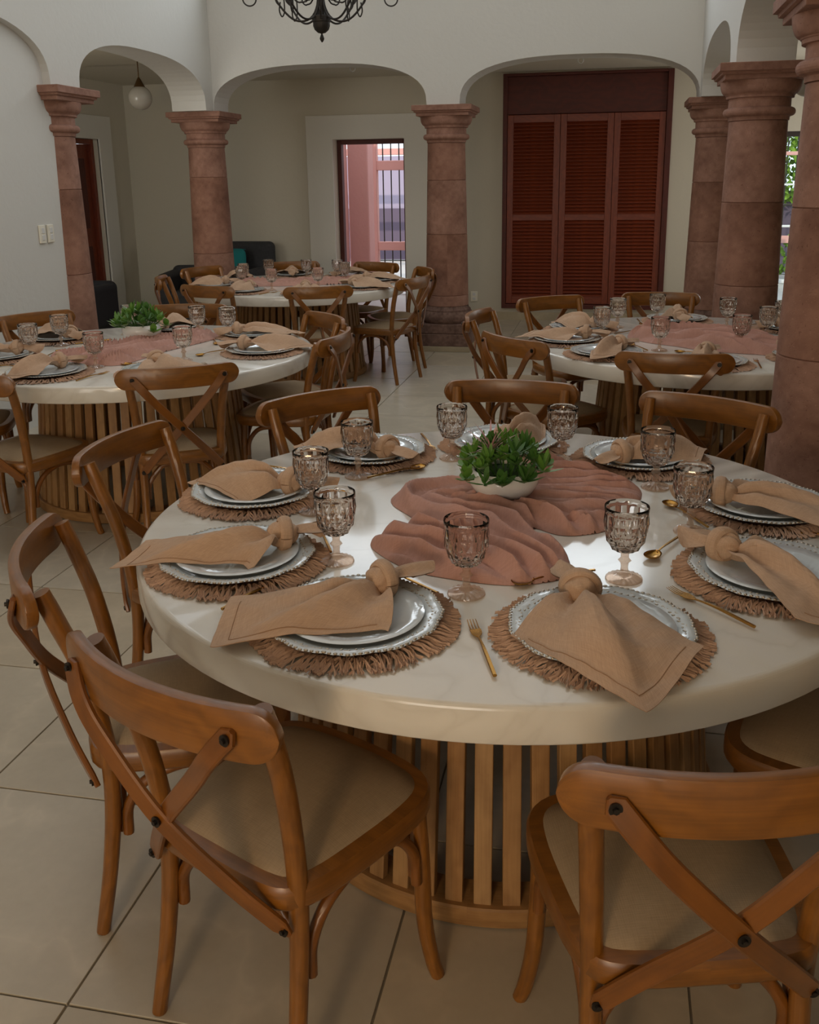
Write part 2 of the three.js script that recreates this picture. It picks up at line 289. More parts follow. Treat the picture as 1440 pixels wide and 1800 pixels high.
// door surrounds, frames and skirting
struct('trim_1', planarUV(move(extr([[-3.45, 0], [DX0, 0], [DX0, DH], [DX1, DH], [DX1, 0], [-2.05, 0], [-2.05, 2.258], [-3.45, 2.258]], 0.035, 0.004), 0, 0, ZB - 0.005)), M.trimWhite);
struct('trim_2', planarUV(move(extr([[9.1, 0], [9.35, 0], [9.35, 2.03], [10.08, 2.03], [10.08, 0], [10.35, 0], [10.35, 2.28], [9.1, 2.28]], 0.035, 0.004).rotateY(Math.PI / 2), -5.66, 0, 0)), M.trimWhite);
const d1 = base('door_frame', (DX0 + DX1) / 2, 0, ZB - 0.21);
part('jamb', rbox(0.05, DH, 0.1, 0.006, -(DX1 - DX0) / 2 + 0.025, DH / 2, 0, 'y'), M.mahogDark, d1); part('jamb', rbox(0.05, DH, 0.1, 0.006, (DX1 - DX0) / 2 - 0.025, DH / 2, 0, 'y'), M.mahogDark, d1); part('lintel', rbox(DX1 - DX0 - 0.1, 0.05, 0.1, 0.006, 0, DH - 0.025, 0), M.mahogDark, d1);
tag(d1, 'dark wooden frame of the open doorway to the pink courtyard', 'door frame');
const d2 = base('wooden_door', -5.76, 0, -9.715);
part('jamb', rbox(0.1, 2.03, 0.05, 0.006, 0, 1.015, 0.34, 'y'), M.mahog, d2); part('jamb', rbox(0.1, 2.03, 0.05, 0.006, 0, 1.015, -0.34, 'y'), M.mahog, d2); part('lintel', rbox(0.1, 0.05, 0.63, 0.006, 0, 2.005, 0), M.mahog, d2);
part('door_leaf', rbox(0.045, 1.97, 0.62, 0.004, -0.02, 0.99, 0, 'y'), M.mahog, d2);
for (const y of [0.5, 1.45]) part('raised_panel', rbox(0.02, 0.75, 0.4, 0.008, 0.008, y, 0, 'y'), M.mahogDark, d2);
tag(d2, 'reddish wooden door in a white surround on the left side wall', 'door');
struct('baseboard_back', [boxG(DX0 - 0.31 + 5.65, 0.09, 0.018, (-5.65 + DX0 - 0.31) / 2, 0.045, ZB + 0.008), boxG(GX0 + 2.05, 0.09, 0.018, (GX0 - 2.05) / 2, 0.045, ZB + 0.008), boxG(2.7 - GX1, 0.09, 0.018, (2.7 + GX1) / 2, 0.045, ZB + 0.008)], M.baseboard);
struct('baseboard_left', [boxG(0.018, 0.09, 0.4, -5.642, 0.045, -10.55), boxG(0.018, 0.09, 4.4, -5.642, 0.045, -6.9)], M.baseboard);
struct('baseboard_right', boxG(0.018, 0.09, 10.6, 2.692, 0.045, -5.4), M.baseboard);
// glazed door at the end of the right corridor
{
  const t = base('glazed_door', (GX0 + GX1) / 2, 0, ZB - 0.15), w = GX1 - GX0;
  part('frame', [rbox(w, 0.05, 0.06, 0.004, 0, GH - 0.025, 0), rbox(w, 0.04, 0.06, 0.004, 0, 0.02, 0), rbox(0.05, GH - 0.09, 0.06, 0.004, -w / 2 + 0.025, GH / 2 - 0.005, 0), rbox(0.05, GH - 0.09, 0.06, 0.004, w / 2 - 0.025, GH / 2 - 0.005, 0)], M.frame, t);
  part('pane', boxG(w - 0.1, GH - 0.09, 0.006, 0, GH / 2 - 0.005, 0), M.pane, t);
  tag(t, 'tall glazed door looking onto the garden, seen between the right columns', 'door');
}
// wardrobe with louvred doors
{
  const t = base('louvred_wardrobe', 0, 0, ZB), D = 0.03;
  part('frame', [rbox(0.045, CY1 - CY0, 0.09, 0.005, CX0 + 0.022, (CY0 + CY1) / 2, 0, 'y'), rbox(0.06, CY1 - CY0, 0.09, 0.005, CX1 - 0.03, (CY0 + CY1) / 2, 0, 'y'), rbox(CX1 - CX0 - 0.1, 0.05, 0.09, 0.005, (CX0 + CX1) / 2 - 0.01, CY0 + 0.025, 0), rbox(CX1 - CX0 - 0.1, 0.03, 0.09, 0.005, (CX0 + CX1) / 2 - 0.01, CY1 - 0.015, 0)], M.mahogDark, t);
  part('top_panel', rbox(CX1 - CX0 - 0.1, CY1 - 2.215 - 0.03, 0.03, 0.004, (CX0 + CX1) / 2 - 0.01, (CY1 + 2.215) / 2 - 0.016, 0), M.mahogDark, t);
  part('back_panel', boxG(CX1 - CX0 - 0.08, 2.4, 0.012, (CX0 + CX1) / 2, 1.38, -0.12), M.mahogDark, t);
  const lg = planarUV(new RoundedBoxGeometry(0.424, 0.046, 0.008, 1, 0.003).rotateX(-0.72));
  for (const [a, b] of [[-1.172, -0.607], [-0.603, -0.045], [-0.041, 0.488]]) {
    const d = new THREE.Group(); d.name = 'door' + (t.children.filter((c) => c.name.startsWith('door')).length ? '_' + String(t.children.filter((c) => c.name.startsWith('door')).length).padStart(3, '0') : ''); d.position.set((a + b) / 2, 0, 0.012); t.add(d);
    const w = b - a, st = 0.066, y0 = 0.19, y1 = 2.208, m0 = 1.1, m1 = 1.165;
    part('stile', rbox(st, y1 - y0, D, 0.004, -w / 2 + st / 2, (y0 + y1) / 2, 0, 'y'), M.mahog, d); part('stile', rbox(st, y1 - y0, D, 0.004, w / 2 - st / 2, (y0 + y1) / 2, 0, 'y'), M.mahog, d);
    for (const [p, q] of [[y0, y0 + 0.08], [m0, m1], [y1 - 0.08, y1]]) part('rail', rbox(w - 2 * st, q - p, D, 0.004, 0, (p + q) / 2, 0), M.mahog, d);
    for (const [p, q] of [[y0 + 0.08, m0], [m1, y1 - 0.08]]) { const n = Math.round((q - p) / 0.0375); for (let i = 0; i < n; i++) { const s = part('louver', lg, M.mahog, d); s.scale.x = (w - 2 * st + 0.006) / 0.424; s.position.set(0, p + (i + 0.5) * (q - p) / n, 0); } }
  }
  tag(t, 'tall reddish-brown built-in wardrobe with three louvred doors in the back wall', 'wardrobe');
}

/* ---------- stone columns ---------- */
function column(x, z, label, dz = 0, drums = [0.92, 1.42, 1.78]) {
  const t = base('stone_column', x, 0, z);
  part('base_step', rbox(0.5, 0.05, 0.5, 0.004, 0, 0.025, 0), M.baseboard, t);
  part('plinth', [rbox(0.49, 0.115, 0.49, 0.008, 0, 0.107, 0), rbox(0.48, 0.09, 0.48, 0.01, 0, 0.21, 0)], M.stoneDark, t);
  part('base_moulding', latheC([[0.2, 0.25], [0.225, 0.252], [0.243, 0.275], [0.25, 0.305], [0.243, 0.34], [0.228, 0.36], [0.222, 0.362], [0.222, 0.376], [0.205, 0.392], [0.2, 0.41], [0.19, 0.41]], 48), M.stoneDark, t);
  const TOP = 1.872, R = (y) => lerp(0.2, 0.17, Math.pow((y - 0.41) / (TOP - 0.41), 1.15));
  const ys = [0.41, ...drums.filter((y) => y < 1.78), TOP];
  for (let i = 0; i < ys.length - 1; i++) { const a = ys[i], b = ys[i + 1], g = 0.0045, n = 6, pr = [[0.1, a], [R(a) - 0.006, a], [R(a), a + g]]; for (let k = 1; k < n; k++) pr.push([R(lerp(a, b, k / n)), lerp(a, b, k / n)]); pr.push([R(b), b - g], [R(b) - 0.006, b], [0.1, b]);
    const m = part('drum', latheC(pr, 56, 0.5), i % 2 ? M.stone2 : M.stone, t); m.rotation.y = i * 1.7 + x; }
  const arc = (cx, cy, r0, ry, a0, a1, n = 7) => Array.from({ length: n + 1 }, (_, i) => { const a = lerp(a0, a1, i / n); return [cx + r0 * Math.cos(a), cy + ry * Math.sin(a)]; });
  part('capital', [latheC([[0.1, TOP], [0.176, TOP], [0.178, 1.892], [0.184, 1.896], ...arc(0.184, 1.921, 0.025, 0.025, -1.4, 1.4), [0.18, 1.948], [0.18, 1.998], [0.195, 2.0], [0.196, 2.014], [0.2, 2.016], ...arc(0.198, 2.092, 0.036, 0.072, -1.45, -0.1), [0.235, 2.094], [0.1, 2.095]], 56, 0.35), rbox(0.466, 0.028, 0.466, 0.004, 0, 2.108, 0), planarUV(abacus())], M.stone, t);
  tag(t, label, 'column', 'stone columns round the hall'); return t;
}
function abacus() { const s = (a, y) => [[-a, y, -a], [a, y, -a], [a, y, a], [-a, y, a]]; const prof = [[0.236, 2.12], [0.248, 2.124], [0.25, 2.136], [0.266, 2.14], [0.266, 2.181], [0.262, 2.185]]; const pos = [];
  for (let i = 0; i < prof.length - 1; i++) { const A = s(...prof[i]), B = s(...prof[i + 1]); for (let k = 0; k < 4; k++) { const l = (k + 1) % 4; pos.push(...A[k], ...B[k], ...B[l], ...A[k], ...B[l], ...A[l]); } }
  const e = prof[prof.length - 1], A = s(...e); pos.push(...A[0], ...A[3], ...A[2], ...A[0], ...A[2], ...A[1]); const f = s(...prof[0]); pos.push(...f[0], ...f[1], ...f[2], ...f[0], ...f[2], ...f[3]);
  const g = new THREE.BufferGeometry(); g.setAttribute('position', new THREE.Float32BufferAttribute(pos, 3)); g.computeVertexNormals(); return g; }
column(XL, -6.2, 'pinkish stone column half set into the white left wall, beside the light switches', 0, [0.94, 1.52]);
column(XL, ZBK, 'pinkish stone column at the back left corner, in front of the grey sofa', 0, [0.89, 1.6]);
column(XM, ZBK, 'pinkish stone column between the open doorway and the louvred wardrobe', 0, [0.51, 1.066, 1.544]);
column(XR, ZBK, 'pinkish stone column just right of the louvred wardrobe, the farthest on the right', 0, [1.0, 1.5]);
column(XR, -6.32, 'pinkish stone column in the middle of the right row, left of the garden door', 0, [0.893, 1.395]);
column(XR - 0.01, -3.78, 'big pinkish stone column nearest on the right, cut by the picture edge', 0, [0.898, 1.44]);

/* ---------- small fittings on the walls ---------- */
{
  const mk = (z, label) => { const t = base('light_switch', -3.718, 1.238, z); part('plate', rbox(0.012, 0.118, 0.07, 0.004), M.plastic, t); for (const y of [-0.022, 0.022]) part('rocker', rbox(0.008, 0.036, 0.03, 0.003, 0.007, y, 0), M.whiteFrame, t); tag(t, label, 'switch', 'light switches on the left wall'); };
  mk(-5.80, 'cream light switch plate on the white left wall, the left one of two'); mk(-5.895, 'cream light switch plate on the white left wall, the right one of two');
  const t = base('wall_outlet', -1.535, 0.26, ZB + 0.006); part('plate', rbox(0.075, 0.115, 0.012, 0.004), M.plastic, t); for (const y of [-0.025, 0.025]) part('socket', rbox(0.034, 0.03, 0.006, 0.003, 0, y, 0.007), M.whiteFrame, t);
  tag(t, 'white power outlet low on the wall left of the wardrobe', 'outlet');
}
function globeLamp(x, y, z, r, ceil, label) {
  const t = base('globe_pendant', x, y, z);
  part('canopy', latheC([[0, ceil - y], [0.05, ceil - y], [0.048, ceil - y - 0.018], [0.012, ceil - y - 0.03], [0, ceil - y - 0.03]], 24), M.brass, t);
  part('rod', rod([[0, ceil - y - 0.02, 0], [0, r + 0.05, 0]], 0.005, 2, 8), M.brass, t);
  part('cap', latheC([[0.008, r + 0.07], [0.014, r + 0.06], [0.045, r - 0.0], [0.05, r - 0.012], [0.04, r - 0.016]], 24), M.brass, t);
  part('globe', lathe(Array.from({ length: 25 }, (_, i) => [Math.max(0.0005, r * Math.sin(i / 24 * Math.PI)), -r * Math.cos(i / 24 * Math.PI)]), 32), M.globe, t);
  tag(t, label, 'lamp'); return t;
}
globeLamp(-4.25, 2.3, -8.4, 0.105, CEIL, 'white glass globe pendant lamp under the left arch');
globeLamp(1.3, 2.2, -7.5, 0.115, CEIL, 'white glass globe pendant lamp at the right edge, behind the columns');
{ // lit lamp standing behind the viewer (out of the frame): it warms the near rim, slats and chair backs
  const t = base('lit_floor_lamp', -0.55, 0, 1.75);
  part('foot', latheC([[0.001, 0], [0.15, 0], [0.15, 0.015], [0.03, 0.03], [0.012, 0.05], [0.001, 0.05]], 32), M.iron, t); part('pole', rod([[0, 0.04, 0], [0, 1.4, 0]], 0.011, 2, 10), M.iron, t);
  part('glowing_globe', lathe(Array.from({ length: 21 }, (_, i) => [Math.max(0.0005, 0.2 * Math.sin(i / 20 * Math.PI)), 1.58 - 0.2 * Math.cos(i / 20 * Math.PI)]), 28), std({ color: 0xfff0d8, emissive: new THREE.Color(1.0, 0.72, 0.42), emissiveIntensity: 3 }), t);
  tag(t, 'warm lit globe lamp on a thin pole behind the viewer', 'lamp');
  const l = new THREE.PointLight(new THREE.Color(1.0, 0.68, 0.38), 7); l.position.set(-0.55, 1.58, 1.5); l.castShadow = true; l.shadow.radius = 10; scene.add(l);
}

/* ---------- chandelier ---------- */
{
  const t = base('chandelier', -1.5, 2.24, -5);
  part('finial', latheC([[0.0, 0], [0.004, 0.002], [0.01, 0.012], [0.012, 0.02], [0.007, 0.033], [0.004, 0.04], [0.006, 0.044]], 20), M.iron, t);
  part('urn', latheC([[0.005, 0.042], [0.02, 0.046], [0.036, 0.06], [0.043, 0.078], [0.043, 0.094], [0.047, 0.097], [0.048, 0.122], [0.043, 0.126], [0.02, 0.13]], 32), M.iron, t);
  part('stem', latheC([[0.022, 0.126], [0.016, 0.16], [0.012, 0.22], [0.02, 0.3], [0.012, 0.4], [0.016, 0.66], [0.01, 0.75], [0.01, 0.9]], 20), M.iron, t);
  for (let k = 0; k < 8; k++) {
    const a = k / 8 * 6.2832 + 0.28, arm = new THREE.Group(); arm.name = k ? 'arm_' + String(k).padStart(3, '0') : 'arm'; arm.rotation.y = a; t.add(arm);
    const spiral = (cx, cy, r0, r1, a0, a1, n = 14) => Array.from({ length: n + 1 }, (_, i) => { const q = i / n, an = lerp(a0, a1, q), r = lerp(r0, r1, q); return [cx + r * Math.cos(an), cy + r * Math.sin(an), 0]; });
    part('main_scroll', rod([[0.012, 0.24, 0], [0.02, 0.17, 0], [0.05, 0.118, 0], [0.1, 0.1, 0], [0.15, 0.115, 0], [0.2, 0.165, 0], [0.24, 0.23, 0], [0.28, 0.31, 0], [0.31, 0.38, 0], ...spiral(0.345, 0.36, 0.04, 0.02, 2.4, -3.4, 12)], 0.0052, 70, 8), M.iron, arm);
    part('inner_scroll', rod([[0.015, 0.36, 0], [0.03, 0.27, 0], [0.065, 0.2, 0], [0.1, 0.19, 0], ...spiral(0.105, 0.225, 0.036, 0.018, -1.4, 3.6, 10)], 0.004, 44, 8), M.iron, arm);
    if (k % 2 === 0) part('outer_curl', rod([[0.3, 0.36, 0], [0.37, 0.34, 0], ...spiral(0.355, 0.205, 0.036, 0.03, 0.9, -4.4, 14)], 0.0036, 46, 8), M.iron, arm);
    part('loop', rod([[0.2, 0.165, 0], [0.226, 0.2, 0.008], [0.212, 0.25, 0.012], [0.188, 0.22, 0.01], [0.184, 0.15, 0.006], [0.197, 0.122, 0], [0.209, 0.15, -0.004], [0.203, 0.19, -0.006]], 0.0036, 40, 8), M.iron, arm);
    part('tassel_spike', latheC([[0.0006, 0], [0.006, 0.016], [0.009, 0.03], [0.004, 0.06]], 10).rotateZ(-0.6).translate(0.232, 0.2, 0), M.iron, arm);
    part('candle_cup', latheC([[0.008, 0.42], [0.03, 0.43], [0.034, 0.445], [0.016, 0.45], [0.014, 0.53]], 16).translate(0.28, 0.02, 0), M.iron, arm);
  }
  const links = []; for (let k = 0; k < 16; k++) links.push(new THREE.TorusGeometry(0.028, 0.005, 6, 14).scale(0.7, 1.3, 1).rotateY(k % 2 ? 1.57 : 0).translate(0, 0.93 + k * 0.094, 0));
  part('chain', links, M.iron, t);
  tag(t, 'dark wrought iron chandelier with scrolled arms, cut by the top edge', 'chandelier');
}
for (const [x, l] of [[-2.58, 'small metal ceiling ring under the left back arch'], [-0.37, 'small metal ceiling ring under the right back arch']]) {
  const t = base('ceiling_ring', x, CEIL, -9.6); part('plate', latheC([[0, 0], [0.03, 0], [0.028, -0.012], [0, -0.014]], 20), M.whiteFrame, t); part('ring', new THREE.TorusGeometry(0.026, 0.005, 8, 22).translate(0, -0.036, 0), M.whiteFrame, t); tag(t, l, 'hook', 'ceiling rings behind the back arches');
}

/* ---------- dark seats behind the columns ---------- */
function armchair(x, z, turn, w, h, label, mat = M.sofa, name = 'armchair', cat = 'armchair') {
  const t = base(name, x, 0, z, turn), d = 0.72;
  part('seat', rbox(w - 0.24, 0.2, d - 0.14, 0.05, 0, 0.34, 0.06, null, 4), mat, t);
  part('seat_base', rbox(w - 0.04, 0.16, d - 0.04, 0.02, 0, 0.165, 0, null, 3), mat, t);
  const b = part('backrest', rbox(w - 0.05, h - 0.22, 0.17, 0.07, 0, (h + 0.22) / 2, -d / 2 + 0.09, null, 5), mat, t); b.rotation.x = -0.03;
  for (const s of [-1, 1]) part('armrest', rbox(0.14, 0.4, d - 0.06, 0.05, s * (w / 2 - 0.07), 0.43, 0.02, null, 4), mat, t);
  for (const [a, c] of [[-1, -1], [1, -1], [-1, 1], [1, 1]]) part('leg', latheC([[0, 0], [0.018, 0], [0.025, 0.09], [0, 0.09]], 12).translate(a * (w / 2 - 0.07), 0, c * (d / 2 - 0.08)), M.frame, t);
  tag(t, label, cat); return t;
}
armchair(-4.28, -10.22, 0, 0.98, 0.9, 'dark grey upholstered sofa seat against the back wall behind the column', M.sofa, 'sofa', 'sofa');
armchair(-4.5, -9.66, 0.2, 0.52, 0.68, 'dark grey upholstered armchair left of the back corner column');
armchair(-4.95, -8.15, 0.0, 0.56, 0.66, 'black lounge chair half hidden behind the left wall column', M.black, 'lounge_chair', 'chair');
for (const [x, m, r, l] of [[-4.44, M.magenta, 0.25, 'magenta cushion on the dark grey sofa'], [-4.18, M.teal, -0.1, 'teal cushion on the dark grey sofa']]) {
  const g = new THREE.SphereGeometry(0.5, 28, 18), p = g.attributes.position; for (let i = 0; i < p.count; i++) { const x1 = p.getX(i) * 2, y1 = p.getY(i) * 2, z1 = p.getZ(i); const e = (q) => Math.sign(q) * Math.pow(Math.abs(q), 0.45); p.setXYZ(i, e(x1) * 0.125, e(y1) * 0.18, z1 * 0.14 * (0.35 + 0.65 * (1 - Math.max(Math.abs(x1), Math.abs(y1)) ** 3))); } g.computeVertexNormals();
  const c = base('cushion', x, 0.645, -10.24, r); c.rotation.x = -0.12; part('cover', planarUV(g), m, c); part('piping', rod([[-0.12, 0.172, 0], [0, 0.18, 0], [0.12, 0.172, 0]], 0.004, 10, 6), m, c); tag(c, l, 'cushion', 'cushions on the grey sofa');
}

/* ---------- outside: pink porch, gate, garden ---------- */
struct('ground', boxG(30, 0.2, 22, 0, -0.13, -22.0), M.paving);
{
  struct('porch_wall_left', boxG(0.25, 3.2, 1.6, -3.625, 1.6, -11.8), M.pinkWall);
  struct('porch_wall_right', boxG(0.25, 3.2, 1.8, -1.5, 1.6, -12.2), M.pinkWall);
  const p = base('porch_pillar', -3.36, 0, -12.76); part('shaft', rbox(0.28, 2.86, 0.3, 0.02, 0, 1.43, 0), M.pinkWall, p); part('foot', rbox(0.33, 0.2, 0.34, 0.015, 0, 0.1, 0), M.pinkRail, p); tag(p, 'square pink pillar outside the open doorway', 'pillar');
  const g = base('iron_gate', -2.7, 0, -13.3);
  part('top_beam', rbox(1.3, 0.13, 0.1, 0.01, 0.06, 1.745, 0), M.pinkRail, g); part('middle_rail', rbox(1.3, 0.12, 0.1, 0.01, 0.06, 0.65, 0), M.pinkRail, g); part('bottom_rail', rbox(1.3, 0.06, 0.1, 0.01, 0.06, 0.04, 0), M.pinkRail, g);
  part('post', rbox(0.1, 2.6, 0.12, 0.01, -0.61, 1.3, 0.0), M.pinkRail, g); part('post', rbox(0.1, 2.6, 0.12, 0.01, 0.75, 1.3, 0), M.pinkRail, g);
  for (let k = 0; k < 10; k++) part('bar', rod([[-0.48 + k * 0.115, 0.05, 0], [-0.48 + k * 0.115, 2.55, 0]], 0.009, 2, 8), M.iron, g);
  tag(g, 'barred gate with pink rails beyond the open doorway', 'gate');
  for (let k = 0; k < 4; k++) { const b = mesh('pergola_beam', rbox(6, 0.1, 0.12, 0.01, -3.2, 1.98 + k * 0.22, -15.2 - k * 0.5), M.pinkRail); tag(b, ['lowest', 'second lowest', 'second highest', 'highest'][k] + ' pink pergola beam behind the top of the barred gate', 'beam', 'pergola beams beyond the gate'); }
  struct('yard_wall', [boxG(9, 1.0, 0.2, -3.5, 1.5, -19)], M.violet); struct('yard_wall_base', boxG(9, 1.0, 0.3, -3.5, 0.5, -19), M.violetDark);
}
{ // fence and creeper seen through the glazed door
  const f = base('garden_fence', 2.6, 0, -14.2);
  for (const [y, h, m] of [[1.83, 0.05, M.pinkRail], [0.68, 0.1, M.pinkRail], [0.86, 0.03, M.whiteFrame], [1.15, 0.03, M.iron], [0.1, 0.05, M.whiteFrame], [1.42, 0.025, M.whiteFrame]]) part('rail', rbox(3.4, h, 0.05, 0.008, 0, y, 0), m, f);
  for (let k = 0; k < 26; k++) part('bar', rod([[-1.6 + k * 0.128, 0.08, 0], [-1.6 + k * 0.128, 2.3, 0]], 0.009, 2, 8), M.iron, f);
  tag(f, 'iron garden fence with thin bars beyond the glazed door', 'fence');
  struct('garden_wall', boxG(6, 1.3, 0.2, 3.6, 0.65, -16.6), M.violetDark);
  const leaf = new THREE.BufferGeometry(); leaf.setAttribute('position', new THREE.Float32BufferAttribute([0, 0, 0, 0.03, 0.03, 0.012, 0, 0.075, 0, -0.03, 0.03, 0.012], 3)); leaf.setIndex([0, 1, 2, 0, 2, 3]); leaf.computeVertexNormals();
  const n = 5200, im = new THREE.InstancedMesh(leaf, M.hedge, n), r = rng(88), o = new THREE.Object3D(), c = new THREE.Color();
  for (let i = 0; i < n; i++) { const low = i < 900; o.position.set(1.4 + r() * 4.2, low ? 0.05 + r() * 0.55 : 1.15 + Math.pow(r(), 0.9) * 1.5, low ? -15.6 + r() * 0.5 : -16.45 + r() * 0.35); o.rotation.set(r() * 2 - 1, r() * 6.28, r() * 6.28); o.scale.setScalar(0.8 + r() * 1.3); o.updateMatrix(); im.setMatrixAt(i, o.matrix); const k = r(); c.setRGB(lerp(0.6, 1.5, k), lerp(0.7, 1.5, k), lerp(0.5, 0.9, k)); im.setColorAt(i, c); }
  im.name = 'creeper_leaves'; im.castShadow = im.receiveShadow = true; im.userData.kind = 'stuff'; scene.add(im); im.userData.label = 'bright green creeper hanging over the garden wall'; im.userData.category = 'foliage';
}

/* ---------- tables ---------- */
const TH = 0.734, TR = 0.88;
const TABLES = {
  N: { c: [-0.254, -2.24], label: 'large front table', full: 'big round white table nearest the viewer on a slatted oak base' },
  L: { c: [-2.355, -4.4], label: 'left table', full: 'round white table on the left on a slatted base, with a green plant' },
  R: { c: [0.45, -5.06], label: 'right table', full: 'round white table on the right on a slatted base beside the stone columns' },
  F: { c: [-2.55, -7.53], label: 'far table', full: 'round white table farthest back, near the open doorway' },
};
function makeTable() {
  const t = new THREE.Group();
  const e = 0.014, th = 0.075, pr = [[0.02, TH - th]]; for (let i = 0; i <= 5; i++) { const a = -Math.PI / 2 + i / 5 * Math.PI / 2; pr.push([TR - 0.008 + 0.008 * Math.cos(a), TH - th + 0.008 + 0.008 * Math.sin(a)]); } for (let i = 0; i <= 6; i++) { const a = i / 6 * Math.PI / 2; pr.push([TR - e + e * Math.cos(a), TH - e + e * Math.sin(a)]); } pr.push([0.5, TH], [0.02, TH]);
  part('tabletop', planarUV(latheC(pr, 120, 0.5)), M.top, t);
  const z = (rows, seg = 90) => latheC(rows, seg, 0.5);
  part('base_ring', z([[0.47, 0.004], [0.556, 0.004], [0.558, 0.008], [0.558, 0.046], [0.554, 0.05], [0.47, 0.05], [0.47, 0.004]]), M.oak[1], t);
  part('upper_ring', z([[0.4, 0.62], [0.462, 0.62], [0.462, 0.657], [0.4, 0.657], [0.4, 0.62]]), M.oak[1], t);
  const sg = [0, 1, 2].map((k) => { const g = rbox(0.039, 0.617, 0.02, 0.003, 0, 0, 0, 'y', 1); const uv = g.attributes.uv; for (let i = 0; i < uv.count; i++) uv.setXY(i, uv.getX(i) + k * 0.37, uv.getY(i) + k * 0.21); return g; });
  const n = 54, r0 = 0.532, r1 = 0.478, tilt = Math.atan2(r0 - r1, 0.607);
  for (let k = 0; k < n; k++) { const a = (k + 0.5) / n * 6.28319, s = part('slat', sg[k % 3], M.oak[(k * 7) % 3], t); const r = (r0 + r1) / 2; s.rotation.order = 'YXZ'; s.rotation.set(-tilt, a, 0); s.position.set(Math.sin(a) * r, 0.353, Math.cos(a) * r); }
  return t;
}
const tableProto = makeTable();
for (const k of Object.keys(TABLES)) { const t = k === 'N' ? tableProto : tableProto.clone(); t.name = numbered('round_table'); scene.add(t); t.position.set(TABLES[k].c[0], 0, TABLES[k].c[1]); t.rotation.y = 'NLRF'.indexOf(k) * 0.03; tag(t, TABLES[k].full, 'table', 'round white tables'); }

/* ---------- chairs: origin between the rear feet, facing +z ---------- */
const SEAT = [[0, 0.01], [0.11, 0.012], [0.165, 0.03], [0.192, 0.085], [0.206, 0.18], [0.214, 0.29], [0.205, 0.365], [0.165, 0.41], [0.09, 0.428], [0, 0.432]];
function seatLoop(off, n = 56) { const pts = [...SEAT, ...SEAT.slice(1, -1).reverse().map(([x, z]) => [-x, z])]; const c = new THREE.CatmullRomCurve3(pts.map(([x, z]) => V(x, 0, z)), true, 'catmullrom', 0.5).getPoints(n).slice(0, n); return c.map((p, i) => { const a = c[(i + n - 1) % n], b = c[(i + 1) % n], nx = b.z - a.z, nz = -(b.x - a.x), l = Math.hypot(nx, nz); return [p.x + nx / l * off, p.z + nz / l * off]; }); }
function loft(rings, capTop = true, capBottom = true, crease = 0.8) {      // rings of [x, y, z] loops
  const pos = [], n = rings[0].length; for (let i = 0; i < rings.length - 1; i++) for (let j = 0; j < n; j++) { const k = (j + 1) % n, a = rings[i][j], b = rings[i][k], c = rings[i + 1][k], d = rings[i + 1][j]; pos.push(...a, ...c, ...b, ...a, ...d, ...c); }
  const cap = (r, up) => { const c = [0, 1, 2].map((q) => r.reduce((s, v) => s + v[q], 0) / n); for (let j = 0; j < n; j++) { const a = r[j], b = r[(j + 1) % n]; up ? pos.push(...c, ...b, ...a) : pos.push(...c, ...a, ...b); } };
  if (capBottom) cap(rings[0], false); if (capTop) cap(rings[rings.length - 1], true);
  const g = new THREE.BufferGeometry(); g.setAttribute('position', new THREE.Float32BufferAttribute(pos, 3)); return planarUV(toCreasedNormals(g, crease));
}
function flipIfNeeded(g) { // outward winding by signed volume
  const p = g.attributes.position; let v = 0; const a = V(), b = V(), c = V(); for (let i = 0; i < p.count; i += 3) { a.fromBufferAttribute(p, i); b.fromBufferAttribute(p, i + 1); c.fromBufferAttribute(p, i + 2); v += a.dot(b.cross(c)); }
  if (v < 0) { for (const k of Object.keys(g.attributes)) { const A = g.attributes[k], s = A.itemSize, t = new Float32Array(s); for (let i = 0; i < p.count; i += 3) for (let q = 0; q < s; q++) { const x = A.array[(i + 1) * s + q]; A.array[(i + 1) * s + q] = A.array[(i + 2) * s + q]; A.array[(i + 2) * s + q] = x; } } const N = g.attributes.normal; for (let i = 0; i < N.array.length; i++) N.array[i] *= -1; }
  return g;
}
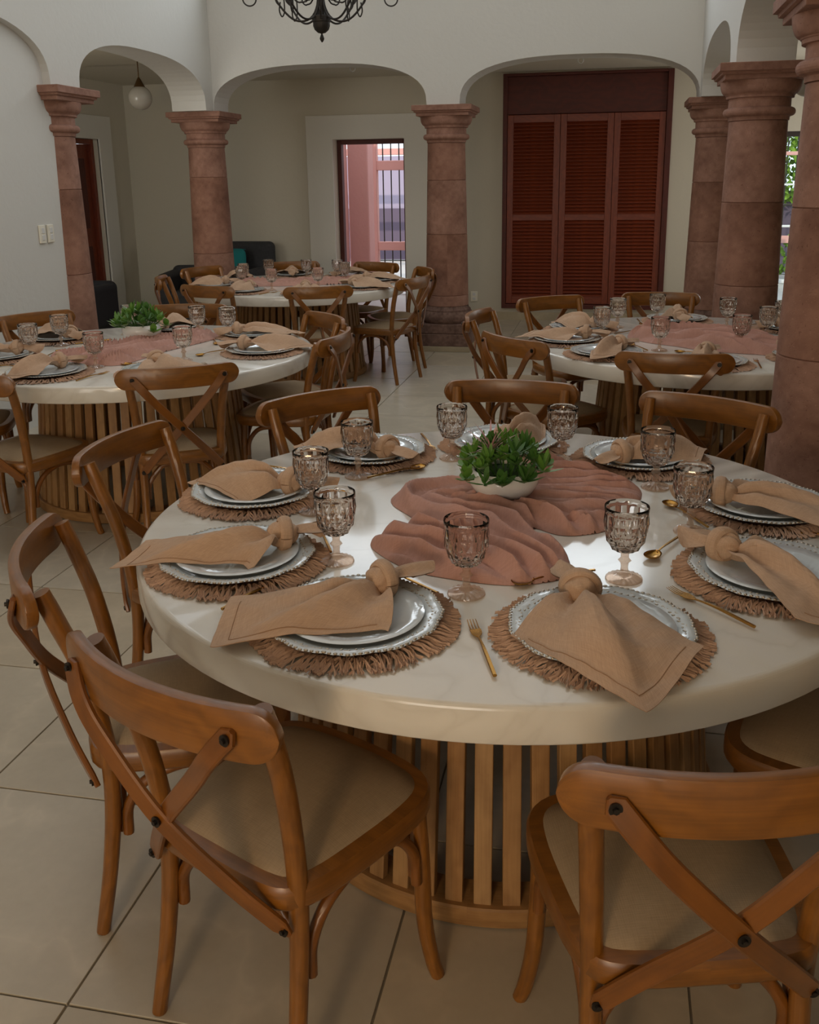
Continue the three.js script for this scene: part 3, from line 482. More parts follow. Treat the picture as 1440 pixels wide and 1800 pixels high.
function makeChair() {
  const t = new THREE.Group(), W = M.honey, W2 = M.honeyB;
  for (const s of [-1, 1]) part('back_post', rod([[s * 0.178, 0, 0.0], [s * 0.17, 0.16, 0.03], [s * 0.166, 0.32, 0.048], [s * 0.17, 0.46, 0.046], [s * 0.182, 0.62, 0.02], [s * 0.196, 0.74, -0.016], [s * 0.2, 0.806, -0.038]], (q) => 0.0185 - 0.004 * Math.pow(1 - q, 3) - 0.0012 * smooth(0.9, 1, q), 26, 14, V(0, 0, 1)), W, t);
  { // curved top rail behind the posts
    const n = 44, pts = [], hs = []; const half = 0.249; for (let i = 0; i <= n; i++) { const u = -Math.cos(i / n * Math.PI), x = half * u, d = Math.abs(x) - (half - 0.043); pts.push(V(x, 0.784, -0.048 - 0.058 * (1 - (x / half) ** 2))); hs.push(d > 0 ? 0.044 * Math.sqrt(Math.max(0.0008, 1 - (d / 0.043) ** 2)) : 0.044); }
    part('top_rail', sweep(pts, (i) => { const h = hs[i], w = 0.0115, c = Math.min(0.005, h * 0.5); return [[-h + c, -w], [h - c, -w], [h - 0.3 * c, -w + 0.3 * c], [h, -w + c], [h, w - c], [h - 0.3 * c, w - 0.3 * c], [h - c, w], [-h + c, w], [-h + 0.3 * c, w - 0.3 * c], [-h, w - c], [-h, -w + c], [-h + 0.3 * c, -w + 0.3 * c]]; }, V(0, 1, 0), 0.6), W, t);
  }
  for (const s of [-1, 1]) { // crossed flat bars
    const o = s > 0 ? -0.006 : 0.006, P = spline([[s * 0.192, 0.796, -0.0895 + o * 0.1], [s * 0.15, 0.743, -0.105 + o * 0.5], [s * 0.1, 0.68, -0.1 + o], [0, 0.565, -0.08 + o], [-s * 0.1, 0.445, -0.026 + o], [-s * 0.172, 0.35, 0.022]], 26), n = P.length - 1;
    part('cross_bar', sweep(P, (i) => { const e = Math.min(i, n - i) / n, k = e < 0.035 ? Math.sqrt(1 - (1 - e / 0.035) ** 2) * 0.75 + 0.25 : 1; return flatSec(0.0115, 0.035 * k, 0.003); }, () => V(0, 0.25, -1).normalize(), 0.5), W2, t);
    part('bolt', boltG(s * 0.186, 0.785, -0.1), M.bolt, t); part('bolt', boltG(-s * 0.166, 0.36, 0.012), M.bolt, t);
  }
  part('bolt', boltG(0, 0.565, -0.094), M.bolt, t);
  const ring = (off, y) => seatLoop(off).map(([x, z]) => [x, y, z]);
  part('seat_frame', flipIfNeeded(loft([ring(-0.008, 0.384), ring(0.001, 0.387), ring(0.006, 0.395), ring(0.006, 0.424), ring(0.001, 0.432), ring(-0.02, 0.434)], true, true, 0.7)), W, t);
  const dome = []; for (let i = 0; i <= 8; i++) { const q = i / 8; const sc = 1 - q * 0.999; const lp = seatLoop(-0.024); const cz = 0.225; dome.push(lp.map(([x, z]) => [x * sc, 0.434 + 0.03 * (1 - Math.pow(1 - q, 3.2)) * 0.9, cz + (z - cz) * sc])); }
  dome.unshift(seatLoop(-0.022).map(([x, z]) => [x, 0.428, z]));
  part('cushion', flipIfNeeded(loft(dome, true, true, 1.2)), M.cushion, t);
  for (const s of [-1, 1]) part('leg', rod([[s * 0.176, 0.392, 0.372], [s * 0.184, 0.27, 0.375], [s * 0.192, 0.13, 0.373], [s * 0.206, 0.04, 0.378], [s * 0.216, 0, 0.384]], (q) => 0.0185 - 0.004 * q, 18, 14, V(0, 0, 1)), W, t);
  const br = (p) => rod(p, 0.0115, 26, 10, V(0.3, 0, 0.3).normalize());
  for (const s of [-1, 1]) part('brace', br([[s * 0.166, 0.225, 0.072], [s * 0.166, 0.29, 0.078], [s * 0.17, 0.345, 0.115], [s * 0.176, 0.374, 0.18], [s * 0.18, 0.377, 0.235], [s * 0.184, 0.36, 0.3], [s * 0.187, 0.3, 0.346], [s * 0.189, 0.23, 0.352]]), W2, t);
  for (const [z, a] of [[0.062, 0.152], [0.372, 0.168]]) part('brace', rod([[-a, 0.225, z], [-a + 0.006, 0.29, z], [-a + 0.045, 0.348, z], [-0.06, 0.376, z], [0.06, 0.376, z], [a - 0.045, 0.348, z], [a - 0.006, 0.29, z], [a, 0.225, z]], 0.0115, 30, 10, V(0, 0, 1)), W2, t);
  return t;
}
function boltG(x, y, z) { return [new THREE.CylinderGeometry(0.0085, 0.0095, 0.004, 16).rotateX(Math.PI / 2).translate(x, y, z), new THREE.CylinderGeometry(0.0045, 0.0045, 0.009, 6).rotateX(Math.PI / 2).translate(x, y, z - 0.002)].reduce((a, b) => merge([a, b])); }
const chairProto = makeChair(); let chairUsed = false;
function chair(x, z, face, label, group) {
  const c = chairUsed ? chairProto.clone() : chairProto; chairUsed = true; c.name = numbered('cross_back_chair'); scene.add(c);
  c.position.set(x, 0, z); c.rotation.set(0, face, 0); return tag(c, label, 'chair', group);
}
// [table, angle of the seat, distance of its rear feet, extra turn, label]
const CH = [
  ['N', -22.5, 1.03, -2, 'honey wood cross-back chair at the lower left, nearest the viewer, back fully in view'],
  ['N', 23, 1.12, -8, 'honey wood cross-back chair at the lower right, nearest, cut by the right edge'],
  ['N', -57, 1.01, -7, 'honey wood cross-back chair at the left edge, its back seen from the side'],
  ['N', -103, 1.13, 8, 'honey wood cross-back chair left of the large front table, second from the viewer'],
  ['N', -141, 1.12, 8, 'honey wood cross-back chair behind the large front table on the left, its rail tilted'],
  ['N', -175, 1.15, -6, 'honey wood cross-back chair straight behind the large front table'],
  ['N', 150, 1.12, 2, 'honey wood cross-back chair behind the large front table on the right, by the column'],
  ['N', 66, 1.06, 0, 'shaded cross-back chair at the right edge, its seat tucked under the large front table'],
  ['L', 37, 0.95, -6, 'wooden cross-back chair in front of the left table, its X back over the white rim'],
  ['L', -11, 1.02, 0, 'wooden cross-back chair at the left picture edge, front of the left table, seat in view'],
  ['L', 96, 0.96, -8, 'wooden cross-back chair on the right side of the left table, nearer of two'],
  ['L', 133, 1, 0, 'wooden cross-back chair on the right side of the left table, farther of two'],
  ['L', -169, 1.03, 0, 'orange-brown cross-back chair behind the left table, in front of the far table'],
  ['L', -122, 1.08, 0, 'reddish wooden cross-back chair behind the left table near the white wall'],
  ['L', -64, 1.06, 0, 'shaded cross-back chair at the far left edge, its seat below the left table'],
  ['R', -3, 1, 0, 'wooden cross-back chair in front of the right table, X back over the white rim'],
  ['R', -48, 1, 3, 'wooden cross-back chair left of the right table, nearer of two'],
  ['R', -96, 1.01, -3, 'wooden cross-back chair left of the right table, farther of two'],
  ['R', -140, 1.05, -4, 'wooden cross-back chair behind the right table in front of the wardrobe'],
  ['R', -179, 1.07, 0, 'wooden cross-back chair behind the right table in front of the far right column'],
  ['F', 25, 0.98, -4, 'small cross-back chair in front of the far table, right of its centre'],
  ['F', -24, 0.98, 8, 'small cross-back chair in front of the far table, left of its centre'],
  ['F', -70, 1.05, 0, 'small cross-back chair at the left end of the far table, seen from the side'],
  ['F', -114, 1.13, 0, 'small cross-back chair behind the far table, before the back left column'],
  ['F', -158, 1.1, 0, 'small cross-back chair behind the far table, right of the grey sofa'],
  ['F', 160, 1.04, 0, 'small cross-back chair behind the far table, in front of the doorway'],
  ['F', 118, 1, 0, 'small cross-back chair right of the far table, next to the middle column'],
  ['F', 76, 0.97, -6, 'small cross-back chair right of the far table, standing full height in view'],
];
for (const [k, a, r, e, label] of CH) { const [cx, cz] = { N: TABLES.N.c, L: TABLES.L.c, R: [0.33, -5.22], F: [-2.5, -7.5] }[k]; chair(cx + Math.sin(rad(a)) * r, cz + Math.cos(rad(a)) * r, rad(a) + Math.PI + rad(e), label, 'chairs at the ' + TABLES[k].label); }

/* ---------- tableware ---------- */
function makeMat(n, seed) {                 // woven disc with a long loose fringe
  const t = new THREE.Group(), pr = [[0.001, 0]]; pr.push([0.148, 0], [0.15, 0.003], [0.148, 0.006]); for (let i = 1; i <= 24; i++) { const r = 0.148 * (1 - i / 24); pr.push([Math.max(r, 0.001), 0.006 + 0.0018 * (i % 2)]); }
  part('woven_disc', planarUV(latheC(pr, 56, 1.2)), M.mat, t);
  const rope = []; for (let k = 0; k < 90; k++) { const a = k / 90 * 6.2832; rope.push(new THREE.SphereGeometry(0.0048, 6, 4).scale(1, 0.8, 1.35).rotateY(-a + 0.5).translate(Math.cos(a) * 0.149, 0.005, Math.sin(a) * 0.149)); }
  part('braided_edge', rope, M.straw, t);
  const r = rng(seed), pos = [], uv = []; const clump = Array.from({ length: 30 }, () => (r() - 0.5) * 0.16);
  for (let k = 0; k < n; k++) {
    const a0 = k / n * 6.2832 + (r() - 0.5) * 0.02, ci = Math.floor(k / n * 30), bend = clump[ci] * 0.6 + (r() - 0.5) * 0.16, len = 0.049 + r() * 0.012 + clump[(ci * 7) % 30] * 0.06 - (r() < 0.06 ? 0.02 : 0), w = 0.0014 + r() * 0.0011, lift = 0.004 + r() * 0.006, low = r() * 0.004;
    const S = 4, rows = []; for (let i = 0; i <= S; i++) { const q = i / S, rr = 0.147 + len * q, a = a0 + bend * q * q + 0.02 * Math.sin(q * 5 + k); const y = 0.003 + low * (1 - q) + lift * Math.sin(Math.min(1, q * 1.25) * Math.PI) * 0.8 + (1 - q) * 0.002; const ww = w * (q > 0.9 ? 1.5 : 1); const c = [Math.cos(a) * rr, y, Math.sin(a) * rr], tx = -Math.sin(a) * ww, tz = Math.cos(a) * ww; rows.push([[c[0] - tx, y, c[2] - tz], [c[0], y + ww * 1.6, c[2]], [c[0] + tx, y, c[2] + tz]]); }
    const u0 = r() * 4; for (let i = 0; i < S; i++) for (let j = 0; j < 2; j++) { const A = rows[i][j], B = rows[i][j + 1], C = rows[i + 1][j + 1], D = rows[i + 1][j]; pos.push(...A, ...B, ...C, ...A, ...C, ...D); const q0 = i * 0.015, q1 = q0 + 0.015; uv.push(u0, q0, u0 + 0.01, q0, u0 + 0.01, q1, u0, q0, u0 + 0.01, q1, u0, q1); }
  }
  const g = new THREE.BufferGeometry(); g.setAttribute('position', new THREE.Float32BufferAttribute(pos, 3)); g.setAttribute('uv', new THREE.Float32BufferAttribute(uv, 2)); g.computeVertexNormals();
  const f = part('fringe', g, M.straw, t); f.userData.kind = 'stuff'; return t;
}
function makeCharger() {
  const t = new THREE.Group();
  const seg = 120, prof = [[0.001, 0.0], [0.1, 0.0], [0.112, 0.003], [0.145, 0.011], [0.168, 0.0165], [0.172, 0.0185], [0.168, 0.0205], [0.144, 0.0155], [0.128, 0.0105], [0.118, 0.0065], [0.1, 0.005], [0.001, 0.005]];
  const g = new THREE.LatheGeometry(prof.map(([r, y]) => new THREE.Vector2(r, y)), seg), p = g.attributes.position;
  for (let i = 0; i < p.count; i++) { const x = p.getX(i), z = p.getZ(i), r = Math.hypot(x, z); if (r > 0.13) { const a = Math.atan2(z, x), k = (r - 0.13) / 0.042, s = 1 + k * (0.012 * Math.cos(a * 12) + 0.006 * Math.cos(a * 36)); p.setX(i, x * s); p.setZ(i, z * s); } }
  part('plate', planarUV(toCreasedNormals(g, 0.9)), M.charger, t);
  const orn = [], r = rng(9);
  for (let k = 0; k < 96; k++) { const a = k / 96 * 6.2832, s = 1 + 0.012 * Math.cos(a * 12) + 0.006 * Math.cos(a * 36), R = 0.169 * s; orn.push(new THREE.SphereGeometry(0.0034, 7, 5).scale(0.8 + 0.5 * r(), 0.75, 1 + 0.6 * r()).rotateY(-a).translate(Math.cos(a) * R, 0.0195, Math.sin(a) * R)); }
  for (let k = 0; k < 36; k++) { const a = k / 36 * 6.2832 + 0.05, R = 0.157 + (k % 2) * 0.005; orn.push(new THREE.TorusGeometry(0.0062, 0.0017, 5, 12, 4.6).rotateX(-Math.PI / 2).rotateY(-a + (k % 2 ? 1 : -1.4)).translate(Math.cos(a) * R, 0.0185 - (0.169 - R) * 0.2, Math.sin(a) * R)); }
  for (let k = 0; k < 72; k++) { const a = k / 72 * 6.2832, R = 0.147 + r() * 0.006; orn.push(new THREE.SphereGeometry(0.0023, 6, 4).scale(1, 0.7, 1.8).rotateY(-a + r()).translate(Math.cos(a) * R, 0.0165, Math.sin(a) * R)); }
  part('filigree_rim', orn, M.filigree, t); return t;
}
function makePlate() { const t = new THREE.Group(); part('plate', latheC([[0.001, 0.0], [0.082, 0.0], [0.088, 0.001], [0.112, 0.008], [0.134, 0.0135], [0.1365, 0.0155], [0.134, 0.017], [0.112, 0.0122], [0.096, 0.0075], [0.088, 0.0055], [0.08, 0.0048], [0.001, 0.0048]], 72, 0.8), M.china, t); return t; }
function makeGoblet() {
  const t = new THREE.Group(), n = 11, tris = [];
  const tri = (a, b, c) => tris.push(...a, ...b, ...c);
  const P = (r, y, a) => [r * Math.cos(a), y, r * Math.sin(a)], st = 6.28319 / n;
  // diamond-cut bowl: rows of shifted points, flat facets
  const rows = [[0.0105, 0.062], [0.0265, 0.07], [0.0375, 0.087], [0.0432, 0.108], [0.0452, 0.13], [0.0455, 0.15]];
  const at = (i, j) => P(rows[i][0], rows[i][1], (j + (i % 2) * 0.5) * st), last0 = rows.length - 1;
  for (let i = 0; i <= last0; i++) for (let j = 0; j < n; j++) {        // a raised diamond round every edge of a row
    const l = at(i, j), r = at(i, j + 1), th = (j + (i % 2) * 0.5 + 0.5) * st, bulge = i > 0 && i < last0 ? 0.0042 : 0, c = P(rows[i][0] * Math.cos(st / 2) + bulge, rows[i][1], th);
    if (i < last0) { const m = P(rows[i + 1][0], rows[i + 1][1], th); tri(l, m, c); tri(c, m, r); }
    if (i > 0) { const d = P(rows[i - 1][0], rows[i - 1][1], th); tri(l, c, d); tri(c, r, d); }
  }
  const flat = new THREE.BufferGeometry(); flat.setAttribute('position', new THREE.Float32BufferAttribute(tris, 3)); flat.computeVertexNormals();
  const last = rows[rows.length - 1], oo = ((rows.length - 1) % 2) * 0.5 * st;
  // smooth lip, inner wall
  const prof = [last, [0.0462, 0.153], [0.0466, 0.163], [0.0458, 0.165], [0.0446, 0.163], [0.0438, 0.15], [0.0412, 0.125], [0.0395, 0.104], [0.033, 0.086], [0.022, 0.0755], [0.001, 0.072]];
  const inner = new THREE.LatheGeometry(prof.map(([r, y]) => new THREE.Vector2(r, y)), n * 4, Math.PI / 2 - oo, 6.28319);
  inner.computeVertexNormals();
  part('bowl', flipIfNeeded(merge([flat, toCreasedNormals(inner, 1.0)])), M.glass, t);
  // stem with a faceted knop, foot with radial cuts
  const sp = [[0.0105, 0.0618], [0.0085, 0.056], [0.0085, 0.05], [0.0145, 0.0435], [0.0085, 0.037], [0.0075, 0.028], [0.009, 0.018], [0.016, 0.012]];
  const stem = new THREE.LatheGeometry(sp.slice().reverse().map(([r, y]) => new THREE.Vector2(r, y)), 8); const sf = stem.toNonIndexed(); sf.computeVertexNormals();
  const ft = new THREE.LatheGeometry([[0.001, 0.001], [0.037, 0], [0.0395, 0.002], [0.038, 0.005], [0.027, 0.0085], [0.016, 0.012]].map(([r, y]) => new THREE.Vector2(r, y)), 40), q = ft.attributes.position;
  for (let i = 0; i < q.count; i++) { const x = q.getX(i), z = q.getZ(i), r = Math.hypot(x, z); if (r > 0.02 && q.getY(i) > 0.003) q.setY(i, q.getY(i) + 0.0012 * Math.cos(20 * Math.atan2(z, x))); }
  const ff = ft.toNonIndexed(); ff.computeVertexNormals();
  part('stem', flipIfNeeded(merge([sf, new THREE.CircleGeometry(0.0105, 8).rotateX(-Math.PI / 2).translate(0, 0.0618, 0)])), M.glassFoot, t); part('foot', ff, M.glassFoot, t);
  return t;
}
// knotted napkin: knot at the origin, fan of cloth towards +z; y = 0 is the plate's surface
function clothFan(L, W, seed, side, lift) {
  const nu = 40, nv = 44, r = rng(seed), ph = r() * 6.28, ph2 = r() * 6.28, f1 = 1.7 + r() * 0.9, tilt = (r() - 0.5) * 0.05, top = [], bot = [];
  const surf = (u, v) => {                                   // u along, v across -1..1
    const corner = Math.max(0.3, 1 - 0.56 * Math.pow(Math.abs(v - side), 1.08)), z = 0.014 + u * L * corner;
    const w = 0.016 + W * Math.pow(u, 0.82) * (1 - 0.1 * u), x = w * v + side * 0.1 * u * u;
    const near = Math.exp(-u * 2.4), fold = Math.pow(Math.abs(Math.sin(v * 1.57 * f1 + ph + 0.6 * u)), 1.5) * (0.015 * near + 0.026 * (1 - u) * smooth(0, 0.3, u) + 0.004) + 0.012 * Math.sin(v * 2.6 + ph2) * u * (1 - u) * 2.2;
    const belly = lift * Math.sin(Math.min(1, u * 1.15) * Math.PI) * (1 - v * v * 0.75);
    const plate = z < 0.1 ? 0.008 : z < 0.24 ? lerp(0.008, 0.019, (z - 0.1) / 0.14) : z < 0.31 ? lerp(0.019, 0.007, (z - 0.24) / 0.07) : 0.007 - Math.min(0.006, (z - 0.31) * 0.08);
    const neck = 0.013 * near;
    const wr = 0.0016 * Math.sin(x * 150 + z * 60 + ph) * (1 - u) + 0.001 * Math.sin(z * 130 + x * 40);
    return V(x, plate + neck + Math.max(0, fold * 1.15 + belly + wr) + tilt * x * 0.2, z);
  };
  const G = []; for (let i = 0; i <= nu; i++) { const row = []; for (let j = 0; j <= nv; j++) row.push(surf(i / nu, j / nv * 2 - 1)); G.push(row); }
  const N = G.map((row, i) => row.map((p, j) => V().subVectors(G[i][Math.min(j + 1, nv)], G[i][Math.max(j - 1, 0)]).cross(V().subVectors(G[Math.min(i + 1, nu)][j], G[Math.max(i - 1, 0)][j])).normalize().multiplyScalar(-1)));
  const pos = [], uv = [], id = (p) => pos.push(p.x, p.y, p.z), th = 0.0016; let idx = 0; const quad = (a, b, c, d, ua, ub, uc, ud) => { [a, b, c, a, c, d].forEach(id);[ua, ub, uc, ua, uc, ud].forEach((q) => uv.push(...q)); };
  const low = (i, j) => V().copy(G[i][j]).addScaledVector(N[i][j], N[i][j].y > 0 ? -th : th), U = (i, j) => [j / nv * W * 2, i / nu * L];
  for (let i = 0; i < nu; i++) for (let j = 0; j < nv; j++) { quad(G[i][j], G[i + 1][j], G[i + 1][j + 1], G[i][j + 1], U(i, j), U(i + 1, j), U(i + 1, j + 1), U(i, j + 1)); quad(low(i, j), low(i, j + 1), low(i + 1, j + 1), low(i + 1, j), U(i, j), U(i, j + 1), U(i + 1, j + 1), U(i + 1, j)); }
  const edge = []; for (let i = 0; i <= nu; i++) edge.push([i, 0]); for (let j = 1; j <= nv; j++) edge.push([nu, j]); for (let i = nu - 1; i >= 0; i--) edge.push([i, nv]); for (let j = nv - 1; j > 0; j--) edge.push([0, j]);
  edge.forEach(([i, j], k) => { const [a, b] = edge[(k + 1) % edge.length]; const w = [0.01, 0.01]; quad(G[i][j], low(i, j), low(a, b), G[a][b], w, w, w, w); });
  const g = new THREE.BufferGeometry(); g.setAttribute('position', new THREE.Float32BufferAttribute(pos, 3)); g.setAttribute('uv', new THREE.Float32BufferAttribute(uv, 2));
  const hem = []; const hp = []; for (let j = 3; j <= nv - 3; j += 1) { const i = nu - 4; hp.push(V().copy(G[i][j]).addScaledVector(N[i][j], N[i][j].y > 0 ? 0.0004 : -0.0004)); }
  return [flipIfNeeded(toCreasedNormals(g, 1.0)), sweep(hp, () => circleSec(0.0009, 5), V(0, 1, 0))];
}
function makeNapkin(seed, L, W, side, lift, tailTurn) {
  const t = new THREE.Group(), r = rng(seed + 40), [fan, hem] = clothFan(L, W, seed, side, lift);
  part('cloth', fan, M.linen, t); part('hem', hem, M.hem, t);
  const k = new THREE.SphereGeometry(1, 40, 28), p = k.attributes.position, tw = r() * 2;
  for (let i = 0; i < p.count; i++) { const x = p.getX(i), y = p.getY(i), z = p.getZ(i), a = Math.atan2(y, x); const crease = Math.pow(Math.abs(Math.sin(a * 2.0 + z * 2.6 + tw)), 0.6), s = 0.86 + 0.15 * crease + 0.02 * Math.sin(a * 9 + z * 7); p.setXYZ(i, x * 0.034 * s, y * 0.031 * s + 0.042, z * 0.038 * s); }
  k.computeVertexNormals();
  const band = sweep(Array.from({ length: 25 }, (_, i) => { const a = i / 24 * 6.2832; return V(Math.cos(a) * 0.0335, 0.042 + Math.sin(a) * 0.031, 0.008 * Math.sin(a + tw) - 0.004); }), (i) => Array.from({ length: 8 }, (_, j) => { const a = j / 8 * 6.2832; return [Math.cos(a) * 0.009, Math.sin(a) * 0.015]; }), (i) => { const a = i / 24 * 6.2832; return V(Math.cos(a), Math.sin(a), 0); });
  part('knot', [planarUV(k), band], M.linen, t);
  // short tail on the other side: a folded leaf of cloth
  const tg = [], nu = 16, nv = 12; const ts = (u, v) => { const w = 0.012 + 0.036 * Math.sin(Math.min(1, u * 1.05) * 2.5) * (1 - 0.35 * u), z = -0.02 - 0.11 * u * (1 - 0.3 * v * v), x = w * v; return V(x + 0.02 * u * u * tailTurn, 0.04 + 0.012 * u * tailTurn * v - 0.016 * u * u + 0.018 * (1 - v * v) * (0.4 + 0.6 * u) + 0.006 * Math.sin(v * 5 + tw), z); };
  for (const o of [0, -0.0016]) for (let i = 0; i < nu; i++) for (let j = 0; j < nv; j++) { const q = (a, b) => ts(a / nu, b / nv * 2 - 1).add(V(0, o, 0)), A = q(i, j), B = q(i + 1, j), C = q(i + 1, j + 1), D = q(i, j + 1); (o === 0 ? [A, C, B, A, D, C] : [A, B, C, A, C, D]).forEach((v) => tg.push(v.x, v.y, v.z)); }
  const g = new THREE.BufferGeometry(); g.setAttribute('position', new THREE.Float32BufferAttribute(tg, 3)); part('tail', planarUV(toCreasedNormals(g, 1.0)), M.linen, t);
  return t;
}
function makeFork() { // tines towards -z, handle end towards +z, centred
  const t = new THREE.Group();
  part('handle', sweep(spline([[0, 0.004, -0.035], [0, 0.006, -0.01], [0, 0.007, 0.03], [0, 0.004, 0.11]], 18), (i, q) => circleSec(0.0024 + 0.0016 * smooth(0.1, 0.9, q), 8).map(([a, b]) => [a * 0.8, b])), M.gold, t);
  const head = [sweep(spline([[0, 0.004, -0.034], [0, 0.003, -0.048], [0, 0.003, -0.066]], 8), (i, q) => flatSec(0.002, 0.006 + 0.016 * Math.sin(Math.min(1, q * 1.2) * 1.57), 0.0006), V(0, 1, 0))];
  part('head', head, M.gold, t);
  for (let k = 0; k < 4; k++) { const x = -0.0085 + k * 0.00567; part('tine', sweep(spline([[x, 0.003, -0.064], [x, 0.002, -0.082], [x * 0.95, 0.005, -0.105]], 7), (i, q) => flatSec(0.0018 * (1 - 0.4 * q), 0.0032 * (1 - 0.55 * q), 0.0005), V(0, 1, 0)), M.gold, t); }
  return t;
}
function makeSpoon() {
  const t = new THREE.Group();
  part('handle', sweep(spline([[0, 0.005, -0.045], [0, 0.008, -0.02], [0, 0.007, 0.03], [0, 0.004, 0.105]], 18), (i, q) => circleSec(0.002 + 0.0015 * smooth(0.1, 0.9, q), 8).map(([a, b]) => [a * 0.8, b])), M.gold, t);
  const k = new THREE.SphereGeometry(1, 28, 14, 0, 6.2832, Math.PI / 2, Math.PI / 2), top = new THREE.SphereGeometry(1, 28, 14, 0, 6.2832, Math.PI / 2, Math.PI / 2);
  const sh = (g, a, b, c) => { const p = g.attributes.position; for (let i = 0; i < p.count; i++) { const z = p.getZ(i); p.setXYZ(i, p.getX(i) * a * (1 - 0.18 * z), 0.0085 + p.getY(i) * b, -0.066 + z * c); } g.computeVertexNormals(); return g; };
  part('bowl', [sh(k, 0.0185, 0.0085, 0.026), sh(top, 0.0175, 0.0072, 0.025)], std({ color: 0xb98b45, roughness: 0.24, metalness: 1, side: THREE.DoubleSide }), t);
  return t;
}
const PROTO = { mat: [makeMat(470, 1), makeMat(450, 2)], matFar: [makeMat(330, 3)], charger: makeCharger(), plate: makePlate(), goblet: makeGoblet(), fork: makeFork(), spoon: makeSpoon(),
  napkin: [makeNapkin(1, 0.345, 0.165, -0.3, 0.024, 1), makeNapkin(2, 0.375, 0.165, 0.14, 0.03, -1), makeNapkin(3, 0.35, 0.13, -0.45, 0.034, 1), makeNapkin(4, 0.3, 0.11, -0.2, 0.042, -1), makeNapkin(7, 0.31, 0.105, 0.25, 0.045, 1)] };
function put(proto, kind, x, y, z, turn, label, cat, group) { const c = proto.clone(); c.name = numbered(kind); c.userData = {}; scene.add(c); c.position.set(x, y, z); c.rotation.y = turn; return tag(c, label, cat, group); }

const PLACES = { // angle round the table (from towards the viewer, turning right), radius, [knot offset x, z, turn of napkin]
  N: [[-18.2, 0.665, 'front left', 0, -32], [23.2, 0.655, 'front right', 1, 12], [65.8, 0.668, 'lower right', 2, 52], [104.5, 0.67, 'upper right', 0, 92], [147.3, 0.662, 'back right', 3, 134], [185.7, 0.668, 'back centre', 4, 152], [223.3, 0.67, 'back left', 4, -112], [264.2, 0.675, 'upper left', 3, -88], [305.1, 0.665, 'lower left', 2, -47]],
  L: [[-9, 0.66, 'front'], [36, 0.66, 'front right'], [91, 0.66, 'right'], [140, 0.66, 'back right'], [-167, 0.66, 'back'], [-113, 0.64, 'back left'], [-61, 0.66, 'left']],
  R: [[-8, 0.66, 'front'], [-35, 0.66, 'front left', 0], [-70, 0.66, 'left'], [-112, 0.66, 'back left'], [-176, 0.66, 'back'], [128, 0.66, 'back right'], [84, 0.66, 'right'], [38, 0.66, 'front right']],
  F: [[25, 0.67, 'front right'], [-20, 0.67, 'front left'], [-66, 0.67, 'left'], [-111, 0.67, 'back left'], [-158, 0.67, 'back'], [157, 0.67, 'back right'], [112, 0.67, 'upper right'], [68, 0.67, 'right']],
};
PLACES.R = [[-1, 0.68, 'front'], [-43, 0.68, 'front left'], [-78, 0.68, 'left'], [-114, 0.67, 'back left'], [-174, 0.66, 'back'], [128, 0.66, 'back right'], [88, 0.66, 'right'], [44, 0.67, 'front right']];
const GLASS = { N: [[-1.9, 0.46], [42.6, 0.447], [87.4, 0.46], [128.4, 0.5], [166.9, 0.55], [202.2, 0.541], [237.8, 0.521], [273.7, 0.48], [315.9, 0.47]],
  L: [[3, 0.455], [57, 0.43], [146, 0.545], [167, 0.5], [-149, 0.56], [-99, 0.48], [-61, 0.51]], R: [[-15, 0.47], [39, 0.43], [-75, 0.42], [-130, 0.42], [-169, 0.51], [141, 0.44], [113, 0.6], [88, 0.44]], F: [[-6, 0.47], [40, 0.45], [-89, 0.46], [-55, 0.46], [-136, 0.56], [-173, 0.42], [115, 0.4], [152, 0.48]] };
const GSEAT = { N: ['front', 'front right', 'right', 'back right', 'back, right of the plant', 'back, left of the plant', 'back left', 'upper left', 'lower left'], L: ['front', 'front right', 'back right', 'back, right of the plant', 'back, left of the plant', 'back left', 'left'], R: ['front', 'front right', 'left', 'back left', 'back', 'back right', 'far right', 'right'], F: ['front', 'front right', 'left', 'front left', 'back left', 'back', 'right', 'back right'] };
let q = 0;
